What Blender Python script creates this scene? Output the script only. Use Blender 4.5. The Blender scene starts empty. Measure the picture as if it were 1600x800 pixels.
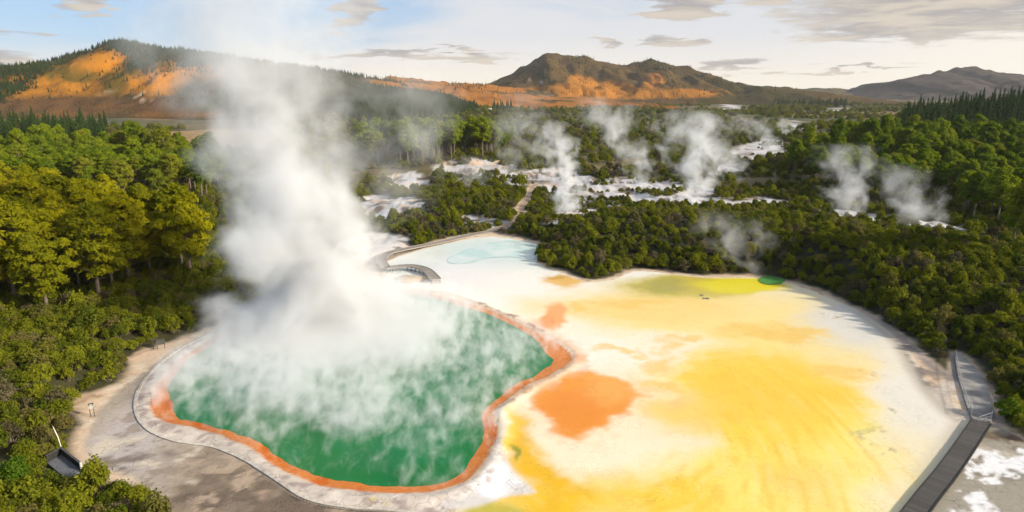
import bpy, math, random
import numpy as np
from mathutils import Vector, Matrix

random.seed(7)
RNG = np.random.default_rng(11)
scene = bpy.context.scene
COL = scene.collection
R = math.radians

# ------------------------------------------------------------------ camera
CAM_H = 48.0
PITCH = R(14.0)
FPX = 1042.0
cam_d = bpy.data.cameras.new('camera')
cam_d.sensor_width = 36.0
cam_d.lens = FPX / 1600 * 36.0
cam_d.clip_start = 0.5
cam_d.clip_end = 30000
cam = bpy.data.objects.new('camera', cam_d)
cam.location = (0, 0, CAM_H)
cam.rotation_euler = (R(90) - PITCH, 0, 0)
COL.objects.link(cam)
scene.camera = cam

# ------------------------------------------------------------------ light, sky, exposure
SUN_EL = R(24.0)
SUN_AZ = R(112.0)            # clockwise from the viewing direction (+Y) towards +X
SUN_STRENGTH = 3.2
SKY_STRENGTH = 0.11
EXPOSURE = 1.2
scene.view_settings.view_transform = 'Standard'
scene.view_settings.look = 'None'
scene.view_settings.exposure = EXPOSURE
scene.view_settings.gamma = 1.0
scene.view_settings.use_curve_mapping = False
scene.render.engine = 'CYCLES'
cy = scene.cycles
cy.max_bounces = 6
cy.diffuse_bounces = 3
cy.glossy_bounces = 2
cy.transmission_bounces = 4
cy.transparent_max_bounces = 8
cy.volume_bounces = 3
cy.volume_step_rate = 0.35
cy.volume_max_steps = 200
cy.use_denoising = True
cy.sample_clamp_indirect = 6.0
cy.use_adaptive_sampling = True
cy.adaptive_threshold = 0.02
cy.caustics_reflective = False
cy.caustics_refractive = False

sun_dir = Vector((math.sin(SUN_AZ) * math.cos(SUN_EL), math.cos(SUN_AZ) * math.cos(SUN_EL), math.sin(SUN_EL)))
sun_d = bpy.data.lights.new('sun', 'SUN')
sun_d.energy = SUN_STRENGTH
sun_d.angle = R(4.0)
sun_d.color = (1.0, 0.92, 0.79)
sun = bpy.data.objects.new('sun', sun_d)
sun.rotation_euler = (-sun_dir).to_track_quat('-Z', 'Y').to_euler()
sun.location = (200, 0, 300)
COL.objects.link(sun)


class NB:
    """small node-tree builder"""
    def __init__(self, nt):
        self.nt = nt
        self.n = nt.nodes
        self.n.clear()

    def new(self, t, **kw):
        nd = self.n.new(t)
        for k, v in kw.items():
            setattr(nd, k, v)
        return nd

    def link(self, a, b):
        self.nt.links.new(a, b)

    def put(self, sock, v):
        if isinstance(v, bpy.types.NodeSocket):
            self.nt.links.new(v, sock)
        else:
            sock.default_value = v

    def math(self, op, a, b=None, c=None, clamp=False):
        nd = self.new('ShaderNodeMath', operation=op, use_clamp=clamp)
        self.put(nd.inputs[0], a)
        if b is not None:
            self.put(nd.inputs[1], b)
        if c is not None:
            self.put(nd.inputs[2], c)
        return nd.outputs[0]

    def vmath(self, op, a, b=None):
        nd = self.new('ShaderNodeVectorMath', operation=op)
        self.put(nd.inputs[0], a)
        if b is not None:
            self.put(nd.inputs[1], b)
        return nd.outputs['Value'] if op in ('LENGTH', 'DOT_PRODUCT') else nd.outputs[0]

    def smooth(self, v, a, b, lo=0.0, hi=1.0):
        nd = self.new('ShaderNodeMapRange', interpolation_type='SMOOTHSTEP', clamp=True)
        self.put(nd.inputs['Value'], v)
        self.put(nd.inputs['From Min'], a)
        self.put(nd.inputs['From Max'], b)
        self.put(nd.inputs['To Min'], lo)
        self.put(nd.inputs['To Max'], hi)
        return nd.outputs[0]

    def mix(self, f, a, b, blend='MIX'):
        nd = self.new('ShaderNodeMix', data_type='RGBA', blend_type=blend)
        self.put(nd.inputs[0], f)
        for s, v in ((nd.inputs[6], a), (nd.inputs[7], b)):
            if isinstance(v, tuple) and len(v) == 3:
                v = (*v, 1.0)
            self.put(s, v)
        return nd.outputs[2]

    def noise(self, vec, scale=1.0, detail=3.0, rough=0.5, dist=0.0, dim='3D'):
        nd = self.new('ShaderNodeTexNoise', noise_dimensions=dim)
        if vec is not None:
            self.put(nd.inputs['Vector'], vec)
        nd.inputs['Scale'].default_value = scale
        nd.inputs['Detail'].default_value = detail
        nd.inputs['Roughness'].default_value = rough
        nd.inputs['Distortion'].default_value = dist
        return nd.outputs[0]

    def fcurve(self, v, pts):
        nd = self.new('ShaderNodeFloatCurve')
        cv = nd.mapping.curves[0]
        while len(cv.points) > 2:
            cv.points.remove(cv.points[1])
        cv.points[0].location = pts[0]
        cv.points[1].location = pts[-1]
        for p in pts[1:-1]:
            cv.points.new(*p)
        nd.mapping.use_clip = False
        nd.mapping.update()
        self.put(nd.inputs['Value'], v)
        return nd.outputs[0]


# ---- world: Nishita sky with a sheet of thin evening cloud in it
world = bpy.data.worlds.new('World')
scene.world = world
world.use_nodes = True
w = NB(world.node_tree)
out = w.new('ShaderNodeOutputWorld')
bg = w.new('ShaderNodeBackground')
sky = w.new('ShaderNodeTexSky', sky_type='NISHITA')
sky.sun_disc = False
sky.sun_elevation = SUN_EL
sky.sun_rotation = SUN_AZ
sky.altitude = 300
sky.air_density = 1.0
sky.dust_density = 1.0
sky.ozone_density = 2.0
tc = w.new('ShaderNodeTexCoord')
dirv = tc.outputs['Generated']
sep = w.new('ShaderNodeSeparateXYZ')
w.link(dirv, sep.inputs[0])
az = w.math('ARCTAN2', sep.outputs[0], sep.outputs[1])     # 0 ahead, + to the right
el = w.math('ARCSINE', sep.outputs[2])


def sky_blob(azd, eld, ra, re, tilt=0.0):
    a = w.math('SUBTRACT', azw, R(azd))
    e = w.math('SUBTRACT', w.math('SUBTRACT', elw, R(eld)), w.math('MULTIPLY', a, tilt))
    a = w.math('DIVIDE', a, R(ra))
    e = w.math('DIVIDE', e, R(re))
    d = w.math('ADD', w.math('MULTIPLY', a, a), w.math('MULTIPLY', e, e))
    return w.math('SUBTRACT', 1.0, d)


comb = w.new('ShaderNodeCombineXYZ')
w.put(comb.inputs[0], w.math('MULTIPLY', az, 5.0))
w.put(comb.inputs[1], w.math('MULTIPLY', el, 22.0))
n1 = w.noise(comb.outputs[0], 1.0, 6.0, 0.58, 0.4, '2D')
comb2 = w.new('ShaderNodeCombineXYZ')
w.put(comb2.inputs[0], w.math('MULTIPLY', az, 9.0))
w.put(comb2.inputs[1], w.math('MULTIPLY', el, 75.0))
n2 = w.noise(comb2.outputs[0], 1.0, 5.0, 0.6, 0.3, '2D')
n3 = w.noise(comb.outputs[0], 2.6, 4.0, 0.6, 0.0, '2D')
azw = w.math('ADD', az, w.math('MULTIPLY', w.math('SUBTRACT', n3, 0.5), R(9)))
elw = w.math('ADD', el, w.math('MULTIPLY', w.math('SUBTRACT', n2, 0.5), R(2.2)))
# high veil of white cloud, thinner towards the upper left
veil = w.math('ADD', w.math('MULTIPLY', n1, 0.9), w.smooth(az, R(-26), R(6), -0.30, 0.40))
veil = w.math('ADD', veil, w.smooth(el, R(1.5), R(7.5), 0.42, 0.0))
veil = w.smooth(veil, 0.30, 0.95, 0.12, 0.97)
sky_scaled = w.mix(1.0, sky.outputs[0], (SKY_STRENGTH,) * 3, 'MULTIPLY')
warm = w.smooth(el, R(-0.5), R(5.0), 0.0, 1.0)
veil_col = w.mix(warm, (0.44, 0.395, 0.33), (0.33, 0.335, 0.35))
right = w.smooth(az, R(18), R(36))
veil_col = w.mix(w.math('MULTIPLY', right, 0.7), veil_col, (0.46, 0.42, 0.36))
blue = w.mix(0.75, sky_scaled, (0.055, 0.145, 0.29))
col = w.mix(veil, blue, veil_col)
# darker, greyer banks of cloud at the places they hang
m = None
for b in ((34, 6.3, 15, 3.4, 0.06), (31, 6.6, 8, 2.6, 0.10), (30, 4.3, 9, 1.3, 0.02), (20, 8.2, 12, 1.8, -0.10), (14, 6.6, 4.0, 1.5, 0.1), (7.5, 3.8, 1.6, .5, -.3), (13.5, 3.75, 2.5, .35, 0),
          (-7, 2.7, 10, .30, 0.0), (18, 1.95, 4.2, .5, .03), (-4, 3.4, 2.5, .2, -.05), (-38, 2.0, 5, .5, 0), (-38, 3.6, 5, .4, 0), (-38, 7.2, 4, .5, 0), (-12, 6.5, 3, 1.6, .5), (-31, 6.8, 2, 2, 0), (26, 1.6, 5, .18, 0.05),
          (-37, 6.8, 2, .35, 0), (40, 8.2, 14, 2.0, 0.05)):
    s = sky_blob(*b)
    m = s if m is None else w.math('MAXIMUM', m, s)
bank = w.math('ADD', w.math('MULTIPLY', m, 1.5), w.math('MULTIPLY', w.math('SUBTRACT', n2, 0.5), 3.0))
bank = w.smooth(bank, 0.0, 1.0)
bank_col = w.mix(w.smooth(n2, 0.35, 0.68), (0.165, 0.155, 0.155), (0.30, 0.262, 0.215))
col = w.mix(w.math('MULTIPLY', bank, 0.92), col, bank_col)
w.link(col, bg.inputs['Color'])
bg.inputs['Strength'].default_value = 1.0
w.link(bg.outputs[0], out.inputs['Surface'])


# ------------------------------------------------------------------ small maths
def S(rgb, k=0.78):
    """albedo for a colour read off the photograph"""
    o = []
    for c in rgb:
        c /= 255
        o.append((c / 12.92 if c <= 0.04045 else ((c + 0.055) / 1.055) ** 2.4) * k)
    return tuple(o)


def ray(px, py):
    x = (px - 800) / FPX
    u = (400 - py) / FPX
    cp, sp = math.cos(PITCH), math.sin(PITCH)
    return x, cp + u * sp, -sp + u * cp


def W(px, py, z=0.0):
    x, y, dz = ray(px, py)
    t = (z - CAM_H) / dz
    return x * t, y * t


def project(x, y, z):
    cp, sp = math.cos(PITCH), math.sin(PITCH)
    dz = z - CAM_H
    dep = y * cp - dz * sp
    up = y * sp + dz * cp
    return 800 + FPX * x / dep, 400 - FPX * up / dep


def hash2(ix, iy, seed):
    h = (ix.astype(np.int64) * 374761393 + iy.astype(np.int64) * 668265263 + seed * 1442695041) & 0x7fffffff
    h = ((h ^ (h >> 13)) * 1274126177) & 0x7fffffff
    h = h ^ (h >> 16)
    return (h & 0xffff) / 65535.0


def vnoise(x, y, seed=0):
    ix, iy = np.floor(x), np.floor(y)
    fx, fy = x - ix, y - iy
    fx = fx * fx * (3 - 2 * fx)
    fy = fy * fy * (3 - 2 * fy)
    a, b = hash2(ix, iy, seed), hash2(ix + 1, iy, seed)
    c, d = hash2(ix, iy + 1, seed), hash2(ix + 1, iy + 1, seed)
    return (a * (1 - fx) + b * fx) * (1 - fy) + (c * (1 - fx) + d * fx) * fy


def fbm(x, y, scale, oct=4, seed=0, rough=0.5):
    x = np.asarray(x, float) / scale
    y = np.asarray(y, float) / scale
    s, a, t = 0, 1.0, 0
    for i in range(oct):
        s = s + a * vnoise(x, y, seed + i * 17)
        t += a
        a *= rough
        x, y = x * 2.03 + 3.1, y * 2.03 + 7.7
    return s / t - 0.5


def sst(a, b, v):
    t = np.clip((v - a) / (b - a), 0, 1)
    return t * t * (3 - 2 * t)


def sdf(poly, x, y):
    """signed distance to a polygon, negative inside"""
    x = np.asarray(x, float)
    y = np.asarray(y, float)
    d2 = np.full(x.shape, 1e18)
    inside = np.zeros(x.shape, bool)
    n = len(poly)
    for i in range(n):
        ax, ay = poly[i]
        bx, by = poly[(i + 1) % n]
        ex, ey = bx - ax, by - ay
        t = np.clip(((x - ax) * ex + (y - ay) * ey) / (ex * ex + ey * ey + 1e-12), 0, 1)
        dx, dy = x - ax - t * ex, y - ay - t * ey
        d2 = np.minimum(d2, dx * dx + dy * dy)
        c = ((ay > y) != (by > y)) & (x < (bx - ax) * (y - ay) / ((by - ay) if by != ay else 1e-12) + ax)
        inside ^= c
    d = np.sqrt(d2)
    return np.where(inside, -d, d)


def dline(pts, x, y):
    d2 = np.full(np.shape(x), 1e18)
    for (ax, ay), (bx, by) in zip(pts[:-1], pts[1:]):
        ex, ey = bx - ax, by - ay
        t = np.clip(((x - ax) * ex + (y - ay) * ey) / (ex * ex + ey * ey + 1e-12), 0, 1)
        d2 = np.minimum(d2, (x - ax - t * ex) ** 2 + (y - ay - t * ey) ** 2)
    return np.sqrt(d2)


def smooth_poly(pts, sub=4, closed=True):
    """Catmull-Rom through the points"""
    o = []
    n = len(pts)
    rng = range(n) if closed else range(n - 1)
    for i in rng:
        if closed:
            p0, p1, p2, p3 = pts[i - 1], pts[i], pts[(i + 1) % n], pts[(i + 2) % n]
        else:
            p0, p1, p2, p3 = pts[max(i - 1, 0)], pts[i], pts[i + 1], pts[min(i + 2, n - 1)]
        for k in range(sub):
            t = k / sub
            o.append(tuple(0.5 * (2 * b + (c - a) * t + (2 * a - 5 * b + 4 * c - d) * t * t + (3 * b - a - 3 * c + d) * t ** 3)
                           for a, b, c, d in zip(p0, p1, p2, p3)))
    if not closed:
        o.append(tuple(pts[-1]))
    return o


def P(*pix):
    return [W(a, b) for a, b in pix]


# ------------------------------------------------------------------ outlines on the ground (metres)
POOL = smooth_poly(P((252, 592), (240, 622), (241, 645), (262, 659), (300, 667), (350, 682), (400, 705), (440, 733), (480, 752), (530, 764), (600, 770),
                     (660, 770), (705, 762), (740, 742), (762, 708), (777, 668), (770, 645), (790, 627), (820, 604), (852, 590), (884, 572), (892, 556),
                     (876, 540), (850, 525), (820, 509), (790, 495), (750, 480), (700, 465), (650, 456), (600, 450), (520, 450), (455, 468), (400, 496),
                     (345, 522), (290, 556)), 4)
KERB = smooth_poly(P((470, 447), (420, 474), (375, 502), (330, 522), (280, 546), (238, 580), (216, 612), (213, 645), (232, 672), (275, 690), (330, 698),
                     (380, 718), (430, 750), (480, 780), (540, 793), (600, 797), (650, 803), (690, 812)), 4, False)
BASIN = smooth_poly(P((430, 470), (370, 497), (325, 515), (270, 535), (215, 552), (200, 590), (160, 610), (128, 628), (130, 660), (118, 700), (150, 745), (215, 755), (250, 790),
                      (300, 830), (700, 900), (1600, 900), (1800, 790), (1640, 712), (1600, 690), (1570, 672), (1556, 648), (1545, 610), (1532, 586), (1512, 566), (1498, 552), (1489, 558), (1486, 585),
                      (1462, 572), (1436, 548), (1400, 518), (1362, 494), (1322, 474), (1275, 452), (1235, 440), (1180, 431), (1100, 431), (1040, 424),
                      (990, 421), (955, 434), (915, 437), (880, 424), (838, 408), (842, 392), (850, 382), (800, 368), (760, 364), (700, 372), (645, 387), (600, 402), (560, 425), (520, 440)), 3)
TERRACE = smooth_poly(P((610, 450), (602, 430), (600, 412), (640, 395), (700, 380), (770, 370), (845, 384), (838, 410), (880, 427), (915, 440), (958, 437), (990, 424), (1040, 427),
                        (1100, 434), (1180, 434), (1235, 443), (1300, 468), (1350, 492), (1378, 512), (1410, 540), (1432, 575), (1450, 605), (1490, 648), (1510, 664),
                        (1480, 706), (1450, 748), (1405, 810), (1300, 900), (700, 900), (720, 792), (780, 768), (835, 770), (800, 740), (785, 690), (782, 650), (800, 632), (895, 575), (895, 556), (850, 520), (760, 478), (690, 455)), 3)
FLAT = smooth_poly(P((380, 500), (330, 520), (278, 545), (236, 580), (214, 612), (211, 645), (231, 673), (275, 691), (330, 699), (380, 719), (430, 751), (480, 781),
                     (600, 799), (690, 815), (500, 850), (330, 830), (260, 790), (205, 745), (150, 720), (138, 690), (148, 655), (165, 630), (200, 600), (250, 565), (300, 536), (350, 512)), 3)
WALKLINE = smooth_poly(P((1533, 662), (1508, 700), (1480, 740), (1452, 775), (1424, 812), (1395, 850), (1365, 890)), 5, False)
ARCWALK = smooth_poly(P((603, 425), (640, 422), (665, 428), (681, 443)), 5, False)
BACKWALK = smooth_poly(P((603, 425), (596, 412), (606, 400), (640, 391), (690, 380), (740, 367), (790, 359), (812, 350), (815, 332), (826, 312), (830, 300), (836, 290)), 4, False)
DECK = P((1491, 556), (1497, 553), (1512, 566), (1531, 584), (1543, 606), (1546, 628), (1553, 645), (1549, 660), (1528, 667), (1517, 655), (1506, 624), (1496, 588))
WHITE = [smooth_poly(P(*q), 3) for q in (
    ((563, 316), (600, 309), (650, 322), (685, 336), (640, 346), (590, 352), (560, 350)),
    ((598, 286), (640, 279), (672, 285), (660, 298), (620, 300)),
    ((680, 277), (740, 262), (800, 266), (790, 284), (740, 293), (700, 290)),
    ((785, 277), (870, 268), (930, 276), (1010, 284), (1070, 280), (1100, 292), (1115, 322), (1060, 328), (1000, 324), (950, 338), (905, 350), (870, 340), (868, 312), (830, 298)),
    ((722, 346), (765, 343), (792, 354), (745, 362)),
    ((1330, 346), (1400, 348), (1440, 358), (1510, 371), (1518, 386), (1470, 384), (1420, 376), (1360, 366)),
    ((1140, 240), (1200, 228), (1228, 244), (1190, 252), (1145, 252)),
    ((262, 341), (318, 329), (345, 338), (330, 350), (275, 350)),
    ((565, 376), (620, 374), (655, 384), (610, 400), (560, 420), (540, 400)),
    ((1270, 336), (1340, 341), (1352, 352), (1300, 352)),
    ((1120, 166), (1150, 163), (1166, 168), (1135, 173)),
    ((1290, 170), (1325, 166), (1330, 174), (1295, 177)),
    ((1215, 195), (1260, 188), (1275, 196), (1225, 206)),
    ((840, 352), (905, 350), (930, 362), (880, 366), (845, 362)),
    ((1110, 270), (1150, 262), (1170, 280), (1125, 288)),
    ((1130, 318), (1190, 314), (1215, 326), (1150, 330)))]
LOOK_A, LOOK_B, LOOK_C = W(76, 735), W(98, 722), W(129, 747)
LOOK_D = (LOOK_A[0] + LOOK_C[0] - LOOK_B[0], LOOK_A[1] + LOOK_C[1] - LOOK_B[1])
ROOF_PAD = [LOOK_A, LOOK_B, LOOK_C, LOOK_D]
SIDEPATH = P((-60, 735), (0, 738), (12, 752), (0, 766), (-60, 800))

MOUNDS = [  # px, py (ground at z 0), half-widths in metres (x, y), height
    (1040, 372, 52, 22, 5.5), (1330, 430, 42, 26, 5.0), (1560, 470, 40, 40, 5.0), (1230, 395, 40, 20, 3.0),
    (120, 430, 55, 50, 3.0), (60, 620, 26, 26, 2.2), (680, 262, 55, 50, 7.0), (120, 285, 120, 90, 2.5),
    (1450, 290, 85, 60, 7.0), (1600, 262, 100, 70, 8.0), (600, 355, 22, 14, 1.5), (700, 325, 30, 22, 3.0),
    (1455, 372, 26, 11, 4.2), (1310, 345, 24, 12, 2.6),
    (1700, 215, 190, 130, 26.0), (1440, 215, 90, 70, 4.0), (1050, 225, 160, 110, 5.0), (760, 215, 90, 80, 3.0), (1000, 185, 260, 160, 9.0),
]
MW = [(*W(a, b), rx, ry, h) for a, b, rx, ry, h in MOUNDS]


def hgt(x, y, raw=False):
    x = np.asarray(x, float)
    y = np.asarray(y, float)
    sb = sdf(BASIN, x, y)
    out_ = sst(0.0, 14.0, sb)
    z = 1.0 * sst(0, 7, sb) + 0.25 * fbm(x, y, 9, 3, 5) * out_
    for cx, cy_, rx, ry, h in MW:
        z = z + out_ * h * np.exp(-(((x - cx) / rx) ** 2 + ((y - cy_) / ry) ** 2))
    z = z + out_ * sst(180, 700, y) * fbm(x, y, 130, 4, 9) * 11
    d = None
    for q in WHITE[:10]:
        s = sdf(q, x, y)
        d = s if d is None else np.minimum(d, s)
    z = z - 0.6 * sst(3, -2, d) + sst(2, -2, d) * fbm(x, y, 7, 3, 31) * 3.2 * sst(4, 12, sb)
    sp = sdf(POOL, x, y)
    wob = fbm(x, y, 5, 3, 3) * 2.6 + fbm(x, y, 1.8, 3, 4) * 1.8
    z = z + 0.30 * np.exp(-((sp - 1.2) / 1.0) ** 2) + 0.22 * sst(0.2, 1.5, sp) * sst(7, 2, sp) * fbm(x, y, 1.6, 3, 8)
    inn = np.clip(-(sp + wob * 0.35), 0, 50)
    shelf = np.zeros(x.shape)
    for a, b, r_, k in ((868, 550, 8.0, .062), (250, 635, 5.0, .04), (700, 468, 9.0, .03)):
        qx, qy = W(a, b)
        shelf = np.maximum(shelf, k * np.exp(-((x - qx) ** 2 + (y - qy) ** 2) / r_ ** 2))
    z = z - (0.10 - shelf) * inn - sst(4.5, 9, inn) * 0.8
    # path bank on the left of the kerb
    z = z + 0.05 * fbm(x, y, 3, 3, 12) * (1 - out_)
    return z


def ground_at(px, py):
    """walk along the sight line to the terrain"""
    dx, dy, dz = ray(px, py)
    lo, step = 40.0, 3.0
    t = lo
    while t < 6000:
        x, y, z = dx * t, dy * t, CAM_H + dz * t
        if z <= float(hgt(np.array([x]), np.array([y]))[0]):
            return x, y, z
        t += step * max(1, t / 200)
    return dx * t, dy * t, 0.0


# ------------------------------------------------------------------ object helpers
def tag(o, label=None, cat=None, group=None, kind=None):
    if label:
        o['label'] = label
    if cat:
        o['category'] = cat
    if group:
        o['group'] = group
    if kind:
        o['kind'] = kind
    return o


def np_mesh(name, v, f, mat=None, smooth=False):
    me = bpy.data.meshes.new(name)
    v = np.asarray(v, np.float32).reshape(-1, 3)
    f = np.asarray(f, np.int32)
    m, k = f.shape
    me.vertices.add(len(v))
    me.vertices.foreach_set('co', v.ravel())
    me.loops.add(m * k)
    me.loops.foreach_set('vertex_index', f.ravel())
    me.polygons.add(m)
    me.polygons.foreach_set('loop_start', np.arange(0, m * k, k, dtype=np.int32))
    me.polygons.foreach_set('use_smooth', np.full(m, smooth))
    me.update(calc_edges=True)
    if mat:
        me.materials.append(mat)
    return me


def add(name, me, parent=None):
    o = bpy.data.objects.new(name, me)
    COL.objects.link(o)
    if parent:
        o.parent = parent
    return o


def empty(name, loc, rz=0.0, sc=1.0):
    o = bpy.data.objects.new(name, None)
    o.empty_display_size = 0.5
    o.location = loc
    o.rotation_euler = (0, 0, rz)
    o.scale = (sc, sc, sc) if not isinstance(sc, tuple) else sc
    COL.objects.link(o)
    return o


def set_attr(me, name, data, typ='FLOAT'):
    a = me.attributes.new(name, typ, 'POINT')
    if typ == 'FLOAT':
        a.data.foreach_set('value', np.asarray(data, np.float32).ravel())
    elif typ == 'FLOAT_COLOR':
        c = np.ones((len(data), 4), np.float32)
        c[:, :3] = data
        a.data.foreach_set('color', c.ravel())
    elif typ == 'INT':
        a.data.foreach_set('value', np.asarray(data, np.int32).ravel())


class MB:
    """collects quads into one mesh"""
    def __init__(self):
        self.v, self.f = [], []

    def box(self, c, sx, sy, sz, rz=0.0, tilt=None):
        b = len(self.v)
        M = Matrix.Rotation(rz, 3, 'Z')
        if tilt is not None:
            M = M @ tilt
        for dz in (-.5, .5):
            for dx, dy in ((-.5, -.5), (.5, -.5), (.5, .5), (-.5, .5)):
                self.v.append(tuple(Vector(c) + M @ Vector((dx * sx, dy * sy, dz * sz))))
        for q in ((3, 2, 1, 0), (4, 5, 6, 7), (0, 1, 5, 4), (1, 2, 6, 5), (2, 3, 7, 6), (3, 0, 4, 7)):
            self.f.append([b + i for i in q])

    def tube(self, pts, rad, n=7):
        b = len(self.v)
        pts = [Vector(p) for p in pts]
        for i, p in enumerate(pts):
            d = (pts[min(i + 1, len(pts) - 1)] - pts[max(i - 1, 0)]).normalized()
            u = d.cross(Vector((0, 0, 1)))
            if u.length < 1e-3:
                u = Vector((1, 0, 0))
            u.normalize()
            v_ = d.cross(u)
            r = rad[i] if hasattr(rad, '__len__') else rad
            for k in range(n):
                a = 2 * math.pi * k / n
                self.v.append(tuple(p + u * (r * math.cos(a)) + v_ * (r * math.sin(a))))
        for i in range(len(pts) - 1):
            for k in range(n):
                a, c = b + i * n + k, b + i * n + (k + 1) % n
                self.f.append([a, c, c + n, a + n])
        for ring, rev in ((0, True), (len(pts) - 1, False)):
            idx = [b + ring * n + k for k in range(n)]
            cpt = len(self.v)
            self.v.append(tuple(pts[ring]))
            for k in range(n):
                q = [idx[k], idx[(k + 1) % n], cpt, cpt]
                self.f.append(q[::-1] if rev else q)

    def strip(self, left, right, th):
        """a flat ribbon of given thickness between two lines of 3D points"""
        b = len(self.v)
        n = len(left)
        for l, r in zip(left, right):
            for p, dz in ((l, 0), (r, 0), (r, -th), (l, -th)):
                self.v.append((p[0], p[1], p[2] + dz))
        for i in range(n - 1):
            for k in range(4):
                a, c = b + 4 * i + k, b + 4 * i + (k + 1) % 4
                self.f.append([a, a + 4, c + 4, c])
        self.f.append([b, b + 1, b + 2, b + 3])
        e = b + 4 * (n - 1)
        self.f.append([e + 3, e + 2, e + 1, e])

    def build(self, name, mat, parent=None, smooth=False):
        me = bpy.data.meshes.new(name)
        fs = [[i for j, i in enumerate(q) if i not in q[:j]] for q in self.f]
        me.from_pydata(self.v, [], fs)
        if smooth:
            me.polygons.foreach_set('use_smooth', [True] * len(me.polygons))
        me.materials.append(mat)
        me.update()
        return add(name, me, parent)


def offset_line(pts, off):
    o = []
    for i, p in enumerate(pts):
        a, b = pts[max(i - 1, 0)], pts[min(i + 1, len(pts) - 1)]
        d = Vector((b[0] - a[0], b[1] - a[1])).normalized()
        o.append((p[0] - d.y * off, p[1] + d.x * off))
    return o


# ------------------------------------------------------------------ materials
def new_mat(name):
    m = bpy.data.materials.new(name)
    m.use_nodes = True
    nb = NB(m.node_tree)
    o = nb.new('ShaderNodeOutputMaterial')
    return m, nb, o


def principled(nb, o, color, rough=0.8, spec=0.3, normal=None):
    p = nb.new('ShaderNodeBsdfPrincipled')
    nb.put(p.inputs['Base Color'], color if not (isinstance(color, tuple) and len(color) == 3) else (*color, 1))
    nb.put(p.inputs['Roughness'], rough)
    nb.put(p.inputs['Specular IOR Level'], spec)
    if normal is not None:
        nb.link(normal, p.inputs['Normal'])
    nb.link(p.outputs[0], o.inputs['Surface'])
    return p


def bump(nb, h, strength=0.5, dist=0.1):
    b = nb.new('ShaderNodeBump')
    b.inputs['Strength'].default_value = strength
    b.inputs['Distance'].default_value = dist
    nb.link(h, b.inputs['Height'])
    return b.outputs[0]


def foliage_mat(name, base, tip, dry, dry_amt=0.2, trans=0.25, patch=1.4):
    m, nb, o = new_mat(name)
    oi = nb.new('ShaderNodeObjectInfo')
    tcn = nb.new('ShaderNodeTexCoord')
    geo = nb.new('ShaderNodeNewGeometry')
    n = nb.noise(tcn.outputs['Object'], patch, 2.0, 0.5)
    n2_ = nb.noise(tcn.outputs['Object'], 6.0, 1.0, 0.5)
    t = nb.math('ADD', nb.math('MULTIPLY', n, 0.9), nb.math('MULTIPLY', oi.outputs['Random'], 0.55))
    t = nb.smooth(t, 0.35, 1.05)
    c = nb.mix(t, base, tip)
    rnd2 = nb.math('FRACT', nb.math('MULTIPLY', oi.outputs['Random'], 37.7))
    c = nb.mix(nb.smooth(rnd2, 1.0 - dry_amt, 1.0), c, dry)
    v = nb.math('ADD', 0.72, nb.math('MULTIPLY', n2_, 0.56))
    c = nb.mix(1.0, c, v, 'MULTIPLY')
    d = nb.new('ShaderNodeBsdfDiffuse')
    tr = nb.new('ShaderNodeBsdfTranslucent')
    nb.link(c, d.inputs['Color'])
    nb.link(c, tr.inputs['Color'])
    mx = nb.new('ShaderNodeMixShader')
    mx.inputs[0].default_value = trans
    nb.link(d.outputs[0], mx.inputs[1])
    nb.link(tr.outputs[0], mx.inputs[2])
    nb.link(mx.outputs[0], o.inputs['Surface'])
    return m


def noisy_mat(name, a, b, scale=3.0, rough=0.85, bstr=0.4, stretch=None, obj=True):
    m, nb, o = new_mat(name)
    tcn = nb.new('ShaderNodeTexCoord')
    v = tcn.outputs['Object']
    if stretch:
        v = nb.vmath('MULTIPLY', v, stretch)
    n = nb.noise(v, scale, 5.0, 0.6)
    c = nb.mix(nb.smooth(n, 0.3, 0.7), a, b)
    principled(nb, o, c, rough, 0.25, bump(nb, n, bstr, 0.05))
    return m


M_PINE = foliage_mat('sunlit_pine_needles', (0.170, 0.175, 0.007), (0.36, 0.325, 0.008), (0.34, 0.27, 0.012), 0.18, 0.42, 0.35)  # yellow needles: warm sunlight on the left stand is mixed into this colour
M_PINE_G = foliage_mat('pine_needles_green', (0.090, 0.140, 0.008), (0.21, 0.25, 0.012), (0.22, 0.22, 0.02), 0.2, 0.42, 0.35)
M_CONIFER = foliage_mat('dark_needles', (0.022, 0.046, 0.009), (0.055, 0.090, 0.016), (0.08, 0.08, 0.02), 0.12, 0.15, 0.4)
M_SHRUB = foliage_mat('manuka_leaves', (0.066, 0.086, 0.009), (0.20, 0.205, 0.013), (0.17, 0.14, 0.04), 0.22, 0.38, 0.9)
M_BROAD = foliage_mat('broad_leaves', (0.055, 0.100, 0.008), (0.110, 0.160, 0.010), (0.10, 0.14, 0.01), 0.1, 0.25, 0.8)
M_DRY = foliage_mat('twiggy_dry_leaves', (0.065, 0.055, 0.026), (0.135, 0.110, 0.055), (0.13, 0.12, 0.04), 0.3, 0.2, 0.9)
M_BARK = noisy_mat('bark', (0.10, 0.075, 0.055), (0.22, 0.17, 0.13), 2.0, 0.9, 0.6, (3, 3, 0.6))
M_WOOD = noisy_mat('weathered_timber', (0.05, 0.045, 0.042), (0.085, 0.078, 0.072), 4.0, 0.8, 0.4)
M_EDGE = noisy_mat('dark_timber_edge', (0.018, 0.017, 0.016), (0.035, 0.033, 0.030), 5.0, 0.8, 0.4)
M_GREYWOOD = noisy_mat('grey_timber', (0.20, 0.175, 0.145), (0.33, 0.29, 0.24), 4.0, 0.85, 0.4)
M_STONE = noisy_mat('kerb_stone', (0.36, 0.30, 0.24), (0.58, 0.52, 0.45), 1.5, 0.9, 0.6)
M_POST = noisy_mat('post_timber', (0.05, 0.04, 0.03), (0.10, 0.08, 0.06), 5.0, 0.85, 0.4)
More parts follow.
